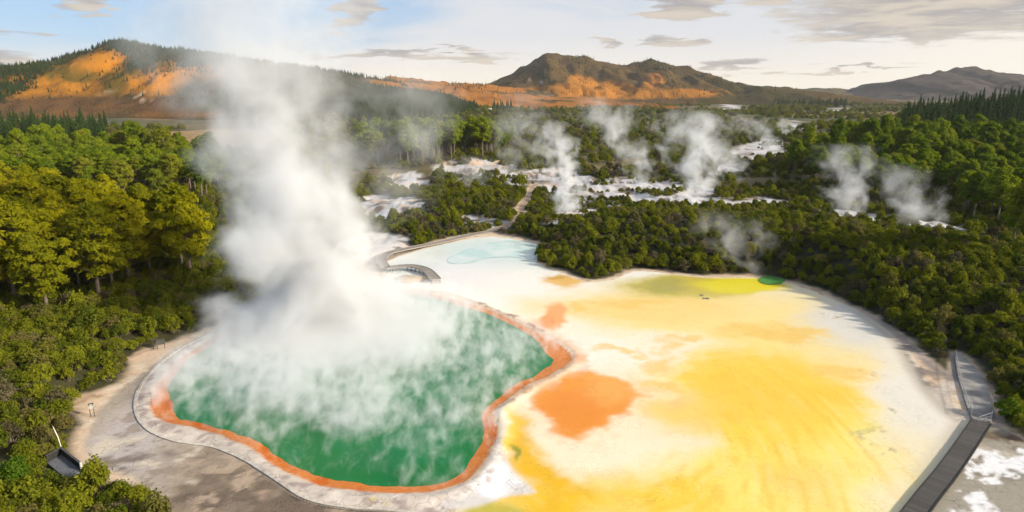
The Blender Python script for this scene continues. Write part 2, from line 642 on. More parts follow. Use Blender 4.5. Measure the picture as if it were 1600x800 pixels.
M_STEEL = noisy_mat('grey_steel', (0.22, 0.22, 0.23), (0.34, 0.34, 0.35), 6.0, 0.45, 0.1)
M_PALE = noisy_mat('pale_branch', (0.50, 0.46, 0.38), (0.66, 0.62, 0.54), 6.0, 0.8, 0.3)

# ------------------------------------------------------------------ the ground sheet
def axis(lo, hi, step, far_lo, far_hi, grow):
    a = list(np.arange(lo, hi + 1e-6, step))
    s, v = step, a[-1]
    while v < far_hi:
        s = min(s * grow, 220)
        v += s
        a.append(v)
    s, v = step, a[0]
    pre = []
    while v > far_lo:
        s = min(s * grow, 220)
        v -= s
        pre.append(v)
    return np.array(pre[::-1] + a)


GX = axis(-88, 100, 0.42, -5200, 5200, 1.045)
GY = axis(60, 190, 0.40, -150, 7000, 1.03)
X, Y = np.meshgrid(GX, GY)
nx, ny = len(GX), len(GY)
X, Y = X.ravel(), Y.ravel()
Z = hgt(X, Y)
idx = np.arange(nx * ny).reshape(ny, nx)
F = np.stack([idx[:-1, :-1], idx[:-1, 1:], idx[1:, 1:], idx[1:, :-1]], -1).reshape(-1, 4)

wx = X + fbm(X, Y, 9, 4, 41) * 7 + fbm(X, Y, 2.2, 3, 42) * 2.0 + fbm(X, Y, .9, 2, 45) * .8
wy = Y + fbm(X, Y, 9, 4, 43) * 7 + fbm(X, Y, 2.2, 3, 44) * 2.0 + fbm(X, Y, .9, 2, 46) * .8


def blob(px, py, rx, ry, soft=0.5, warp=1.0, ang=0.0):
    cx, cy_ = W(px, py)
    ax = np.array(W(px + rx, py)) - (cx, cy_)
    q = (np.array(W(px, py + ry)) - np.array(W(px, py - ry))) / 2
    M = np.array([[ax[0], q[0]], [ax[1], q[1]]])
    Mi = np.linalg.inv(M)
    ux = X + (wx - X) * warp - cx
    uy = Y + (wy - Y) * warp - cy_
    a = Mi[0, 0] * ux + Mi[0, 1] * uy
    b = Mi[1, 0] * ux + Mi[1, 1] * uy
    if ang:
        c, s = math.cos(ang), math.sin(ang)
        a, b = a * c + b * s, -a * s + b * c
    d = np.sqrt(a * a + b * b)
    return sst(1 + soft, 1 - soft, d)


C = np.zeros((len(X), 3))


def lay(mask, rgb, k=0.78):
    global C
    c = np.array(S(rgb, k))
    mm = np.clip(mask, 0, 1)[:, None]
    C = C * (1 - mm) + c * mm


sp = sdf(POOL, X, Y)
sb = sdf(BASIN, X, Y)
st = sdf(TERRACE, X, Y)
sf = sdf(FLAT, X, Y)
nbig = fbm(X, Y, 60, 4, 51)
nmid = fbm(X, Y, 14, 4, 52)
nsm = fbm(X, Y, 3.0, 4, 53)
# bush country, mottled olive and brown further out
lay(np.ones(len(X)), (62, 60, 30))
far = sst(150, 420, Y)
lay(far, (86, 84, 42))
lay(far * sst(0.0, 0.16, nbig), (112, 96, 56))
lay(far * sst(0.02, 0.2, fbm(X, Y, 160, 4, 57)), (74, 78, 36))
lay(sst(700, 1500, Y) * sst(0.0, 0.15, fbm(X, Y, 260, 4, 58)), (150, 118, 62))
lay(sst(900, 2000, Y) * 0.75, (78, 74, 40))
# tan paddock on the left, orange grass country towards the hills
lay(sst(8, -8, sdf(P((150, 214), (330, 204), (420, 206), (420, 240), (180, 232)), X, Y)), (166, 132, 78))
lay(sst(30, -30, sdf(P((380, 196), (130, 182), (-200, 186), (-400, 165), (400, 165)), X, Y)) * sst(-.15, .1, nbig), (160, 108, 66))
lay(sst(60, -60, sdf(P((600, 165), (800, 150), (1080, 152), (1080, 158), (800, 166), (700, 178)), X, Y)) * sst(-.2, .1, nbig), (188, 118, 40))
lay(sst(8, -5, sdf(P((700, 186), (720, 177), (800, 172), (830, 176), (780, 181)), X, Y)), (150, 120, 92))

# raw sinter slopes and white ground
sw = None
for q in WHITE:
    s = sdf(q, X, Y)
    sw = s if sw is None else np.minimum(sw, s)
scale_n = np.where(Y > 300, fbm(X, Y, 16, 4, 61), fbm(X, Y, 6, 4, 62))
wm = sst(2.0, -2.0, sw + np.where(Y > 900, np.abs(scale_n) * 90 + 6, scale_n * 20))
lay(wm, (216, 210, 206))
lay(wm * sst(0.05, 0.22, fbm(X, Y, 8, 4, 63)) * sst(1010, 760, project(X, np.maximum(Y, 60), 0)[0]), (232, 198, 164))
lay(wm * sst(0.06, 0.2, fbm(X, Y, 9, 4, 64)) * 0.9, (128, 106, 84))
lay(wm * sst(0.12, 0.2, fbm(X, Y * 0.6, 4.2, 4, 68)) * 0.9, (98, 84, 60))
lay(wm * sst(0.12, 0.25, fbm(X, Y, 4, 3, 65)), (206, 206, 212))

bw = dline(BACKWALK, X, Y)
lay(sst(3.4, 1.6, bw + nsm * 3), (206, 178, 146))
lay(sst(1.5, 1.0, bw), (176, 152, 126))
# basin floor: pale sand by default
sand = sst(1.8, -0.6, sb + nsm * 3)
lay(sand, (230, 200, 168))
lay(sand * sst(0.0, 0.2, nsm), (240, 218, 190))
lay(sand * sst(0.1, 0.25, fbm(X, Y, 2.2, 4, 66)), (190, 158, 128))
# grey-brown flat and path at the left
fm = sst(0.8, -0.5, sf + nsm * 1.5)
lay(fm, (184, 168, 148))
brown = blob(420, 800, 190, 120, 0.35, 1.4)
lay(fm * brown, (158, 138, 114))
lay(fm * brown * sst(0.03, 0.15, nmid + 0.4 * nsm), (126, 108, 90))
lay(fm * brown * sst(0.10, 0.2, fbm(X, Y, 5, 4, 71)), (184, 158, 134))
lay(fm * blob(205, 690, 60, 60, 0.5, 1.2) * 0.8, (204, 192, 186))
for b in ((185, 650, 14, 22), (205, 690, 14, 26), (175, 715, 25, 12), (255, 735, 22, 10), (305, 720, 20, 9), (240, 770, 40, 7), (215, 640, 10, 12)):
    lay(fm * blob(*b, 0.6, 2.0) * sst(-.1, .1, nsm), (222, 206, 184))
for b in ((240, 720, 34, 12), (280, 790, 50, 10), (330, 760, 60, 8), (180, 745, 20, 8), (400, 780, 60, 9)):
    lay(fm * blob(*b, 0.6, 2.0) * 0.8, (122, 106, 92))
lay(fm * brown * sst(0.05, 0.08, fbm(X, Y, 6, 5, 92)) * .8, (118, 102, 84))
lay(fm * brown * sst(0.09, 0.115, fbm(X, Y, 3.4, 5, 93)) * .8, (196, 172, 148))
lay(fm * sst(0.12, 0.15, fbm(X, Y, 2.4, 5, 94)) * .6, (150, 132, 114))
# rocky lip between kerb and pool
lipp = sst(0.5, -0.5, sdf(KERB + [W(800, 620), W(700, 500)], X, Y))
lay(lipp * sst(0, 0.3, sp), (222, 206, 190))
lay(lipp * sst(0, 0.3, sp) * sst(0.02, 0.14, fbm(X, Y, 1.3, 4, 72)), (184, 166, 156))
lay(lipp * sst(0, 0.3, sp) * sst(0.05, 0.2, fbm(X, Y, 2.4, 4, 73)), (240, 226, 210))
lay(lipp * sst(0, 0.3, sp) * blob(600, 792, 40, 7, 0.6, 1.5) * sst(-.05, .12, nsm), (232, 206, 60))

# the mineral terrace
tm = sst(0.6, -0.6, st + nsm * 1.2)


def t(mask, rgb, k=0.87):
    lay(tm * mask, rgb, k)


t(1, (250, 242, 228))
t(blob(1250, 640, 420, 220, 0.5, 1), (250, 226, 176))
t(blob(1370, 660, 150, 160, 0.45, 1) * 0.95, (246, 234, 212))
t(blob(1440, 620, 90, 110, 0.6, 1) * 0.8, (236, 226, 208))
t(blob(1320, 500, 80, 28, 0.5, 1.2) * 0.9, (214, 212, 212))
t(blob(1270, 470, 120, 20, 0.5, 1.2) * 0.6, (238, 232, 222))
t(blob(1090, 505, 260, 70, 0.5, 1.0) * 0.9, (252, 224, 140))
t(blob(1200, 550, 200, 50, 0.5, 1.0) * 0.8, (252, 222, 132))
t(blob(1000, 480, 160, 24, 0.5, 1.4) * 0.9, (250, 214, 126))
t(blob(1000, 545, 130, 26, 0.5, 1.5) * 0.9, (252, 236, 206))
t(blob(900, 535, 70, 40, 0.5, 1.2) * 0.8, (252, 240, 220))
# big yellow field with orange heart
yl = blob(1130, 690, 290, 130, 0.35, 1.2)
t(yl, (251, 226, 112))
t(blob(950, 790, 190, 60, 0.4, 1.2), (249, 208, 66))
t(blob(1180, 620, 150, 75, 0.45, 1.3) * 0.95, (251, 210, 64))
t(blob(1200, 600, 110, 42, 0.5, 1.5) * sst(-.15, .1, nmid), (250, 202, 48))
t(blob(1120, 700, 120, 60, 0.5, 1.5) * sst(-.1, .12, nmid) * 0.8, (250, 196, 70))
t(blob(1260, 700, 90, 60, 0.6, 1.5) * sst(-.05, .15, nmid) * 0.7, (250, 200, 100))
t(blob(800, 668, 16, 40, 0.5, 1.0, 0.2), (236, 188, 20))
t(blob(1010, 770, 230, 40, 0.5, 1.5) * sst(-.05, .15, nmid) * 0.8, (250, 214, 122))
t(blob(840, 715, 60, 46, 0.4, 1.0, 0.5), (242, 190, 10))
t(blob(812, 690, 24, 60, 0.4, 1.0, -0.35), (240, 182, 8))
t(blob(890, 765, 60, 40, 0.5, 1.2), (244, 194, 14))
t(blob(775, 800, 60, 20, 0.35, 0.7), (200, 184, 70))
t(blob(850, 738, 80, 14, 0.5, 1.0, 0.25) * 0.8, (246, 228, 180))
# streaks dragged round the swirl
cx, cy_ = W(950, 640)
ang = np.arctan2((Y - cy_) * 0.55, X - cx)
rad = np.hypot(X - cx, (Y - cy_) * 0.55)
stre = fbm(ang * 5 + rad * 0.02, rad * 1.2, 1.0, 4, 81)
t(yl * sst(0.0, 0.22, stre) * 0.22, (252, 232, 168))
t(yl * sst(-0.05, -0.25, stre) * 0.4, (246, 186, 50))
# pale halo and the orange eye
t(blob(955, 650, 150, 80, 0.28, 0.9) * 0.95, (252, 236, 204))
t(blob(1060, 650, 70, 36, 0.6, 1.4) * 0.8, (251, 226, 184))
t(blob(850, 640, 60, 70, 0.4, 0.6) * sst(40, -40, X * 0 + 0) * 0, (250, 232, 190))
t(blob(1130, 640, 120, 60, .5, 1.3) * sst(-.2, .1, nmid) * .8, (250, 204, 64))
t(blob(930, 560, 110, 34, .5, 1.2) * .7, (253, 242, 222))
t(blob(1345, 500, 90, 44, .5, 1.0) * .8, (222, 219, 214))
t(blob(1420, 590, 60, 80, .5, 1.0) * .7, (236, 228, 214))
gl = smooth_poly(P((788, 655), (800, 645), (806, 668), (830, 695), (880, 728), (920, 745), (900, 775), (880, 800), (840, 800), (870, 772), (835, 748), (805, 722), (792, 690)), 3)
t(sst(1.6, -1.6, sdf(gl, wx, wy)), (241, 186, 12))
t(sst(1.0, -2.0, sdf(gl, wx, wy)) * sst(.02, .18, fbm(X, Y, 3.5, 4, 91)) * .7, (246, 206, 60))
t(blob(800, 705, 5, 14, .5, .6), (150, 150, 30))
t(blob(940, 622, 86, 44, 0.5, 1.8) * sst(-.2, .15, nsm) * .7, (246, 182, 96))
t(blob(918, 624, 80, 48, 0.14, 1.25), (241, 153, 44))
t(blob(905, 640, 62, 30, 0.5, 1.2) * 0.7, (238, 138, 28))
t(blob(960, 610, 34, 26, 0.6, 1.4) * 0.7, (247, 178, 84))
t(blob(862, 497, 20, 24, 0.3, 0.8), (244, 172, 100))
t(blob(850, 508, 16, 12, 0.5, 0.8) * 0.7, (240, 152, 72))
t(blob(900, 558, 20, 8, 0.5, 0.8), (238, 146, 84))
for b in ((1040, 560, 22, 12), (1035, 600, 14, 10), (980, 545, 30, 6), (1180, 515, 70, 10), (1230, 520, 40, 8), (890, 478, 14, 10), (1000, 470, 60, 6), (1060, 535, 30, 8), (1320, 580, 24, 10)):
    t(blob(*b, 0.7, 2.0) * 0.75, (246, 200, 96))
# lime strip by the bush, small orange stains
t(blob(1080, 446, 110, 17, 0.35, 0.9), (206, 186, 74))
t(blob(1160, 445, 66, 13, 0.3, 0.6), (232, 214, 30))
t(blob(1040, 446, 40, 10, 0.5, 1.5) * 0.8, (170, 160, 70))
t(blob(885, 440, 34, 10, 0.5, 1.2), (236, 186, 96))
t(blob(868, 432, 16, 4, 0.6, 1.0), (214, 160, 50))
t(blob(690, 396, 34, 8, 0.5, 1.5) * 0.7, (244, 200, 130))
t(blob(640, 420, 40, 12, 0.5, 1.0) * 0.8, (216, 222, 216))
t(blob(765, 394, 110, 24, .5, .8), (216, 226, 218))
t(blob(720, 425, 70, 22, 0.6, 1.2) * 0.6, (238, 234, 232))
# margins: grey wet edge along the bush, dark edge near the deck
t(sst(-3.0, -0.4, st) * blob(1420, 560, 160, 110, 0.5, 1) * 0.75, (176, 160, 140))
inb = sst(1.0, -0.6, sb)
rim = sst(2.8, 0.2, sb * -1) * sst(-0.5, 0.5, st) * inb
lay(rim * blob(1440, 560, 120, 120, 0.4, 1), (172, 158, 150))
lay(inb * blob(1490, 620, 22, 34, 0.5, 1) * sst(-.5, .5, st) * 0.9, (214, 200, 186))
lay(inb * sst(-1.2, 0.2, st) * blob(1440, 570, 70, 60, .5, 1) * sst(-.12, .06, nsm), (150, 136, 126))
lay(inb * blob(1452, 580, 16, 14, 0.5, 1) * sst(-.8, .4, st) * 0.8, (140, 126, 114))
for b in ((1382, 692, 18, 12), (1355, 682, 9, 9), (1345, 578, 16, 5), (1385, 644, 8, 8), (1320, 500, 16, 4), (1300, 495, 10, 3)):
    t(blob(*b, 0.5, 2.2) * sst(0.06, 0.2, fbm(X, Y, 1.2, 3, 77)) * 0.7, (170, 150, 122))
t(blob(1352, 681, 10, 8, 0.5, 1.5) * 0.5, (196, 190, 110))
for b in ((1095, 461, 3, 1.5), (1104, 466, 3, 1.5), (1098, 466, 2, 1.5)):
    t(blob(*b, 0.3, 0.2), (90, 90, 80))
# white spit between pool and terrace
spit = sst(0.6, -0.6, sdf(smooth_poly(P((770, 655), (782, 700), (800, 735), (838, 768), (780, 778), (730, 795), (690, 790), (720, 765), (758, 735), (775, 690)), 3), X, Y) + nsm)
lay(spit * sst(0.2, 0.8, sp), (238, 228, 218))
lay(spit * sst(0.2, 0.8, sp) * blob(785, 748, 34, 26, 0.4, 1.2), (252, 250, 250), 0.88)
lay(spit * sst(0.2, 0.8, sp) * sst(0.04, 0.16, fbm(X, Y, 1.4, 4, 74)) * sst(3.5, 2, sp), (206, 192, 184))
# pink lip on the upper right side of the pool
up = blob(860, 540, 70, 60, 0.5, .8)
lay(up * sst(0.1, 0.6, sp) * sst(4.5, 2.0, sp + nsm * 4) * 0.8, (242, 196, 160))
lay(sst(0.3, 0.9, sp) * sst(2.6, 1.4, sp + nsm * 3) * sst(0.0, 0.1, fbm(X, Y, 2, 3, 75)) * blob(790, 500, 120, 60, 0.5, .6), (170, 128, 104))

# stained ground beyond the boardwalk
rt = sst(0.4, -0.4, sdf(smooth_poly(P((1535, 664), (1556, 664), (1610, 692), (1700, 730), (1800, 900), (1380, 900), (1440, 805), (1482, 745), (1512, 702)), 2), X, Y))
lay(rt, (170, 160, 142))
lay(rt * sst(0.0, 0.14, nmid + .5 * nsm), (146, 138, 124))
lay(rt * blob(1570, 690, 60, 26, 0.5, 1.6) * sst(-.1, .12, nsm), (222, 206, 186))
lay(rt * blob(1550, 675, 30, 8, 0.5, 1.6), (120, 92, 74))
lay(rt * sst(0.06, 0.16, fbm(X, Y, 2.4, 4, 79)) * blob(1560, 700, 80, 40, .5, 1), (124, 106, 82))
for b in ((1555, 725, 24, 12), (1545, 745, 12, 18), (1590, 725, 30, 12), (1525, 790, 34, 12), (1590, 755, 10, 16), (1530, 812, 24, 9)):
    lay(rt * blob(*b, 0.3, 2.6), (244, 240, 238), 0.86)
# orange rim and green shallows inside the pool edge
rimn = sp + fbm(X, Y, 5, 3, 3) * 0.56 + fbm(X, Y, 1.8, 3, 4) * 0.7
lay(sst(0.25, -0.15, rimn) * sst(8, -2, Y * 0), (223, 122, 4))
lay(sst(0.25, -0.15, rimn) * sst(0.0, 0.2, nsm), (212, 104, 4))
lay(sst(0.25, -0.15, rimn) * blob(850, 540, 70, 50, 0.5, 1) * .7, (234, 150, 84))  # peach on the right: pale veil of steam painted into the rim colour
lay(sst(-2.6, -3.8, rimn) * (1 - blob(868, 550, 60, 50, .5, .5)), (120, 120, 50))

me = np_mesh('ground', np.stack([X, Y, Z], -1), F, None, True)
set_attr(me, 'mineral', C, 'FLOAT_COLOR')
set_attr(me, 'wet', tm)
set_attr(me, 'bush', sst(1, 6, sb + nsm * 2) * (1 - wm))
m, nb, o = new_mat('ground_soil')
at = nb.new('ShaderNodeAttribute', attribute_name='mineral')
bu = nb.new('ShaderNodeAttribute', attribute_name='bush')
we = nb.new('ShaderNodeAttribute', attribute_name='wet')
dry = nb.math('SUBTRACT', 1.0, nb.math('MULTIPLY', we.outputs['Fac'], 0.72))
tcn = nb.new('ShaderNodeTexCoord')
pos = tcn.outputs['Object']
f1 = nb.noise(pos, 1.6, 6.0, 0.62)
f2 = nb.noise(pos, 0.25, 5.0, 0.6)
f3 = nb.noise(pos, 0.05, 6.0, 0.7)
v = nb.math('ADD', 0.90, nb.math('MULTIPLY', nb.math('SUBTRACT', f1, 0.5), nb.math('MULTIPLY', dry, 0.48)))
v = nb.math('ADD', v, nb.math('MULTIPLY', nb.math('SUBTRACT', f2, 0.5), 0.22))
vb = nb.math('ADD', 1.0, nb.math('MULTIPLY', nb.math('SUBTRACT', f3, 0.5), nb.math('MULTIPLY', bu.outputs['Fac'], 2.6)))
v = nb.math('MULTIPLY', v, nb.math('MAXIMUM', vb, 0.25))
vo = nb.new('ShaderNodeTexVoronoi', feature='DISTANCE_TO_EDGE')
nb.link(nb.vmath('ADD', pos, nb.vmath('MULTIPLY', nb.new('ShaderNodeTexNoise').outputs['Color'], (0.6, 0.6, 0.6))), vo.inputs['Vector'])
vo.inputs['Scale'].default_value = 0.55
ck = nb.smooth(vo.outputs['Distance'], 0.0, 0.05, 1.0, 0.0)
ck = nb.math('MULTIPLY', ck, nb.math('MULTIPLY', nb.smooth(f2, 0.40, 0.60), nb.math('SUBTRACT', 1.0, bu.outputs['Fac'])))
ck = nb.math('MULTIPLY', ck, dry)
v = nb.math('MULTIPLY', v, nb.math('SUBTRACT', 1.0, nb.math('MULTIPLY', ck, 0.30)))
peb = nb.new('ShaderNodeTexVoronoi', feature='F1')
nb.link(pos, peb.inputs['Vector'])
peb.inputs['Scale'].default_value = 1.7
pb_ = nb.math('MULTIPLY', nb.smooth(peb.outputs['Distance'], 0.10, 0.26, 1.0, 0.0), nb.math('MULTIPLY', nb.smooth(f2, 0.5, 0.62), nb.math('MULTIPLY', dry, nb.math('SUBTRACT', 1.0, bu.outputs['Fac']))))
v = nb.math('MULTIPLY', v, nb.math('SUBTRACT', 1.0, nb.math('MULTIPLY', pb_, 0.35)))
rp = nb.noise(pos, 0.22, 5.0, 0.58, 0.8)
rl = nb.math('ABSOLUTE', nb.math('SUBTRACT', nb.math('FRACT', nb.math('MULTIPLY', rp, 22.0)), 0.5))
rip = nb.smooth(rl, 0.0, 0.16, 1.0, 0.0)
rip = nb.math('MULTIPLY', rip, nb.smooth(f2, 0.42, 0.62))
rip = nb.math('MULTIPLY', rip, nb.math('SUBTRACT', 1.0, bu.outputs['Fac']))
v = nb.math('MULTIPLY', v, nb.math('SUBTRACT', 1.0, nb.math('MULTIPLY', rip, 0.16)))
c = nb.mix(1.0, at.outputs['Color'], v, 'MULTIPLY')
hb = nb.math('SUBTRACT', nb.math('MULTIPLY', f1, dry), nb.math('MULTIPLY', rip, 0.4))
principled(nb, o, c, nb.math('ADD', 0.25, nb.math('MULTIPLY', dry, 0.55)), 0.3, bump(nb, hb, 0.5, 0.12))
me.materials.append(m)
tag(add('ground', me), kind='structure', label='pale mineral basin floor running out into dark scrub country')

# ---- water
def sheet(name, poly, z, mat, kind='structure', label=None):
    bm_v = [(x, y, z) for x, y in poly]
    mesh = bpy.data.meshes.new(name)
    mesh.from_pydata(bm_v, [], [list(range(len(bm_v)))])
    mesh.materials.append(mat)
    mesh.update()
    if mesh.polygons[0].normal.z < 0:
        mesh.flip_normals()
    return tag(add(name, mesh), kind=kind, label=label)


def water_mat(name, deep, pale, scale, rough=0.12, spec=0.35):
    m, nb, o = new_mat(name)
    tcn = nb.new('ShaderNodeTexCoord')
    n = nb.noise(tcn.outputs['Object'], scale, 4.0, 0.6, 0.6)
    r = nb.noise(tcn.outputs['Object'], 2.2, 3.0, 0.6)
    c = nb.mix(nb.smooth(n, 0.35, 0.7), deep, pale)
    principled(nb, o, c, rough, spec, bump(nb, r, 0.08, 0.05))
    return m


M_POOL = water_mat('hot_pool_water', (0.002, 0.125, 0.022), (0.004, 0.150, 0.050), 0.06, 0.25, 0.12)
sheet('pool_water', [(x, y) for x, y in smooth_poly(POOL[::2], 1)], -0.17, M_POOL, label='steaming emerald green hot pool')
M_TURQ = water_mat('turquoise_water', S((190, 216, 208)), S((222, 230, 222)), 0.16, 0.2, 0.25)
TURQ = smooth_poly(P((700, 404), (725, 391), (760, 380), (800, 376), (838, 384), (850, 390), (836, 398), (832, 406), (800, 402), (760, 404), (735, 411), (705, 412)), 4)
TURQ = [(a, b) for a, b in TURQ]
TT = np.array(TURQ)
ZT = float(np.max(hgt(TT[:, 0], TT[:, 1]))) 
sheet('shallow_water', TURQ, 0.07, M_TURQ, label='pale turquoise shallow pool at the far end of the terrace')
M_SMALL = water_mat('green_spring_water', S((84, 150, 78)), S((112, 172, 92)), 0.3, 0.2, 0.25)
sheet('spring_water', smooth_poly(P((1185, 438), (1195, 432), (1215, 432), (1228, 437), (1220, 444), (1220, 444), (1198, 445)), 4), 0.14, M_SMALL, label='small round green spring by the bush edge')


# ------------------------------------------------------------------ hills
def hill(name, prof, D, depth, label, paint, amp=1.0, seed=0, sub=3, rows=46, pw=1.0):
    pr = smooth_poly(prof, sub * 4, False)
    xs, zs = [], []
    for a, b in pr:
        dx, dy, dz = ray(a, b)
        xs.append(dx * D / dy)
        zs.append(CAM_H + dz * D / dy)
    xs, zs = np.array(xs), np.array(zs)
    zs = zs + fbm(xs, xs * 0, D * 0.012, 3, seed + 5) * D * 0.004 * amp
    vv = np.concatenate([np.linspace(-1, 0, rows // 3, endpoint=False), np.linspace(0, 1, rows)])
    XX, VV = np.meshgrid(xs, vv)
    ZZ = np.meshgrid(zs, vv)[0]
    YY = D - VV * depth
    prof_z = (1 - np.abs(VV)) ** pw
    g = fbm(XX + fbm(XX, YY, D * .05, 3, seed + 9) * D * .04, YY * 0.35, D * 0.05, 5, seed + 1, 0.55)
    k = np.clip(np.abs(VV) * 3, 0, 1) * np.clip((1 - np.abs(VV)) * 3, 0, 1)
    ZZ = ZZ * prof_z + g * k * ZZ * 0.95 * amp - np.abs(VV) ** 6 * 6
    ZZ = ZZ + np.clip((1 - np.abs(VV)) * 5, 0, 1) * fbm(XX, YY, D * .011, 3, seed + 2) * D * .006
    n_, m_ = XX.shape
    idx = np.arange(n_ * m_).reshape(n_, m_)
    f = np.stack([idx[:-1, :-1], idx[1:, :-1], idx[1:, 1:], idx[:-1, 1:]], -1).reshape(-1, 4)
    v = np.stack([XX.ravel(), YY.ravel(), ZZ.ravel()], -1)
    mesh = np_mesh(name, v, f, None, True)
    c = paint(XX.ravel(), YY.ravel(), ZZ.ravel(), np.abs(VV).ravel(), g.ravel())
    set_attr(mesh, 'cover', c, 'FLOAT_COLOR')
    mesh.materials.append(M_HILL)
    if mesh.polygons[0].normal.z < 0:
        mesh.flip_normals()
    tag(add(name, mesh), label=label, kind='structure')
    return xs, zs, (XX, YY, ZZ, VV)


M_HILL, nb, o = new_mat('hill_cover')
at = nb.new('ShaderNodeAttribute', attribute_name='cover')
tcn = nb.new('ShaderNodeTexCoord')
h1 = nb.noise(tcn.outputs['Object'], 0.03, 6.0, 0.65)
h2 = nb.noise(tcn.outputs['Object'], 0.10, 4.0, 0.7)
v = nb.math('ADD', 0.62, nb.math('ADD', nb.math('MULTIPLY', h1, 0.4), nb.math('MULTIPLY', h2, 0.4)))
principled(nb, o, nb.mix(1.0, at.outputs['Color'], v, 'MULTIPLY'), 0.95, 0.05, bump(nb, h2, 1.0, 6.0))


def mixc(c, mask, rgb, k=0.82):
    mm = np.clip(mask, 0, 1)[:, None]
    return c * (1 - mm) + np.array(S(rgb, k * (0.66 if rgb[0] > 150 else 0.9))) * mm


def pxblob(x, y, z, px, py, rx, ry, seed=0, wob=0.8):
    a, b = project(x, y, z)
    n = fbm(x, z * 1.0, 45, 4, seed) * wob
    d = np.hypot((a - px) / rx, (b - py) / ry)
    return sst(1.25, 0.75, d + n)


def paint_left(x, y, z, v, g):
    c = np.tile(np.array(S((84, 68, 38))), (len(x), 1))
    n = fbm(x, z, 60, 4, 90)
    c = mixc(c, sst(-.05, .1, n), (70, 62, 30))
    for b in ((185, 118, 100, 28), (240, 130, 80, 20), (100, 132, 90, 26), (50, 146, 60, 18), (320, 122, 70, 24), (170, 96, 30, 20), (250, 100, 26, 12), (640, 132, 70, 10)):
        c = mixc(c, pxblob(x, y, z, *b, 91), (190, 126, 36))
    for b in ((245, 126, 45, 14), (180, 104, 30, 14), (320, 120, 50, 14)):
        c = mixc(c, pxblob(x, y, z, *b, 92), (216, 140, 30))
    for b in ((175, 128, 22, 20), (205, 105, 20, 14), (120, 118, 40, 10), (240, 88, 40, 18), (90, 112, 40, 12)):
        c = mixc(c, pxblob(x, y, z, *b, 93, 1.2) * 0.9, (88, 74, 22))
    c = mixc(c, pxblob(x, y, z, 150, 164, 180, 15, 94), (100, 72, 42))
    c = mixc(c, sst(186, 178, project(x, y, z)[1]) * sst(170, 184, project(x, y, z)[1]) * sst(-.2, .1, n), (176, 116, 62))
    c = mixc(c, sst(.13, .2, fbm(x, z, 14, 3, 95)) * pxblob(x, y, z, 210, 148, 60, 10, 96), (220, 190, 160))
    c = mixc(c, pxblob(x, y, z, 430, 150, 150, 46, 97), (60, 60, 30))
    c = mixc(c, pxblob(x, y, z, 640, 165, 150, 26, 98, .3), (42, 48, 24))
    return c


def paint_mid(x, y, z, v, g):
    c = np.tile(np.array(S((92, 72, 40))), (len(x), 1))
    n = fbm(x, z, 110, 4, 101)
    c = mixc(c, sst(-.02, .12, n), (70, 62, 30))
    c = mixc(c, sst(0.0, -.2, g) * .5, (60, 52, 32))
    py = project(x, y, z)[1]
    for b in ((925, 137, 70, 9), (860, 144, 90, 8), (985, 144, 80, 7), (1020, 130, 16, 12), (1070, 145, 60, 6), (905, 126, 20, 8), (960, 149, 150, 6)):
        c = mixc(c, pxblob(x, y, z, *b, 102), (204, 134, 50))
    c = mixc(c, pxblob(x, y, z, 1022, 126, 13, 12, 103), (190, 124, 58))
    c = mixc(c, pxblob(x, y, z, 845, 124, 14, 6, 104, 1.5) * sst(-.05, .1, fbm(x, z, 30, 3, 105)), (216, 190, 176))
    return c


def paint_right(x, y, z, v, g):
    c = np.tile(np.array(S((82, 72, 66))), (len(x), 1))
    return mixc(c, sst(-.05, .15, fbm(x, z, 140, 4, 111)), (68, 60, 56))


def paint_orange(x, y, z, v, g):
    c = np.tile(np.array(S((200, 130, 54), 0.56)), (len(x), 1))
    c = mixc(c, sst(.0, .15, fbm(x, y, 160, 4, 121)), (174, 108, 44))
    return mixc(c, sst(.08, .2, fbm(x, y, 120, 4, 122)), (92, 76, 40))


def paint_far(x, y, z, v, g):
    c = np.tile(np.array(S((104, 88, 62))), (len(x), 1))
    return mixc(c, sst(.0, .12, fbm(x, y, 200, 4, 131)), (82, 80, 52))


hill('hill', [(-420, 178), (-260, 165), (-150, 160), (-60, 146), (0, 130), (40, 113), (90, 92), (130, 83), (165, 70), (190, 65), (220, 69), (260, 76), (330, 84),
              (400, 95), (470, 104), (530, 114), (600, 125), (660, 139), (700, 150), (740, 166)], 1700, 620,
     'steep left hill with orange slopes under a forested crest', paint_left, 0.8, 3)
LEFT_HILL = bpy.data.objects['hill']
hill('mountain', [(640, 160), (730, 148), (765, 128), (800, 114), (830, 96), (855, 82), (885, 86), (910, 88), (945, 95), (972, 102), (1000, 96), (1015, 93), (1045, 100),
                  (1080, 106), (1110, 118), (1145, 131), (1200, 138), (1270, 147), (1330, 160)], 3000, 900,
     'twin-peaked mountain with orange grass at its foot', paint_mid, 1.0, 13)
hill('mountain', [(1300, 160), (1340, 152), (1372, 141), (1392, 137), (1402, 126), (1440, 117), (1480, 110), (1515, 103), (1550, 112), (1600, 118), (1680, 126), (1760, 138), (1850, 160)],
     3800, 900, 'dim brown mountain on the right skyline', paint_right, 0.7, 23)
hill('hill', [(520, 160), (570, 132), (600, 121), (640, 122), (700, 128), (740, 130), (790, 136), (850, 142), (930, 150), (1000, 160)], 2400, 700,
     'long low orange grass ridge left of the twin-peaked mountain', paint_orange, 0.5, 33)
hill('hill', [(1000, 150), (1090, 141), (1200, 139), (1290, 138), (1340, 141), (1366, 140), (1382, 137), (1410, 142), (1500, 144), (1700, 145), (1900, 152)], 4600, 900,
     'low far ridge closing the plain', paint_far, 0.4, 43)
hill('hill', [(-500, 150), (-200, 138), (-40, 126), (10, 120), (60, 122), (120, 150)], 4200, 900, 'far orange ridge at the left edge', paint_orange, 0.4, 53)

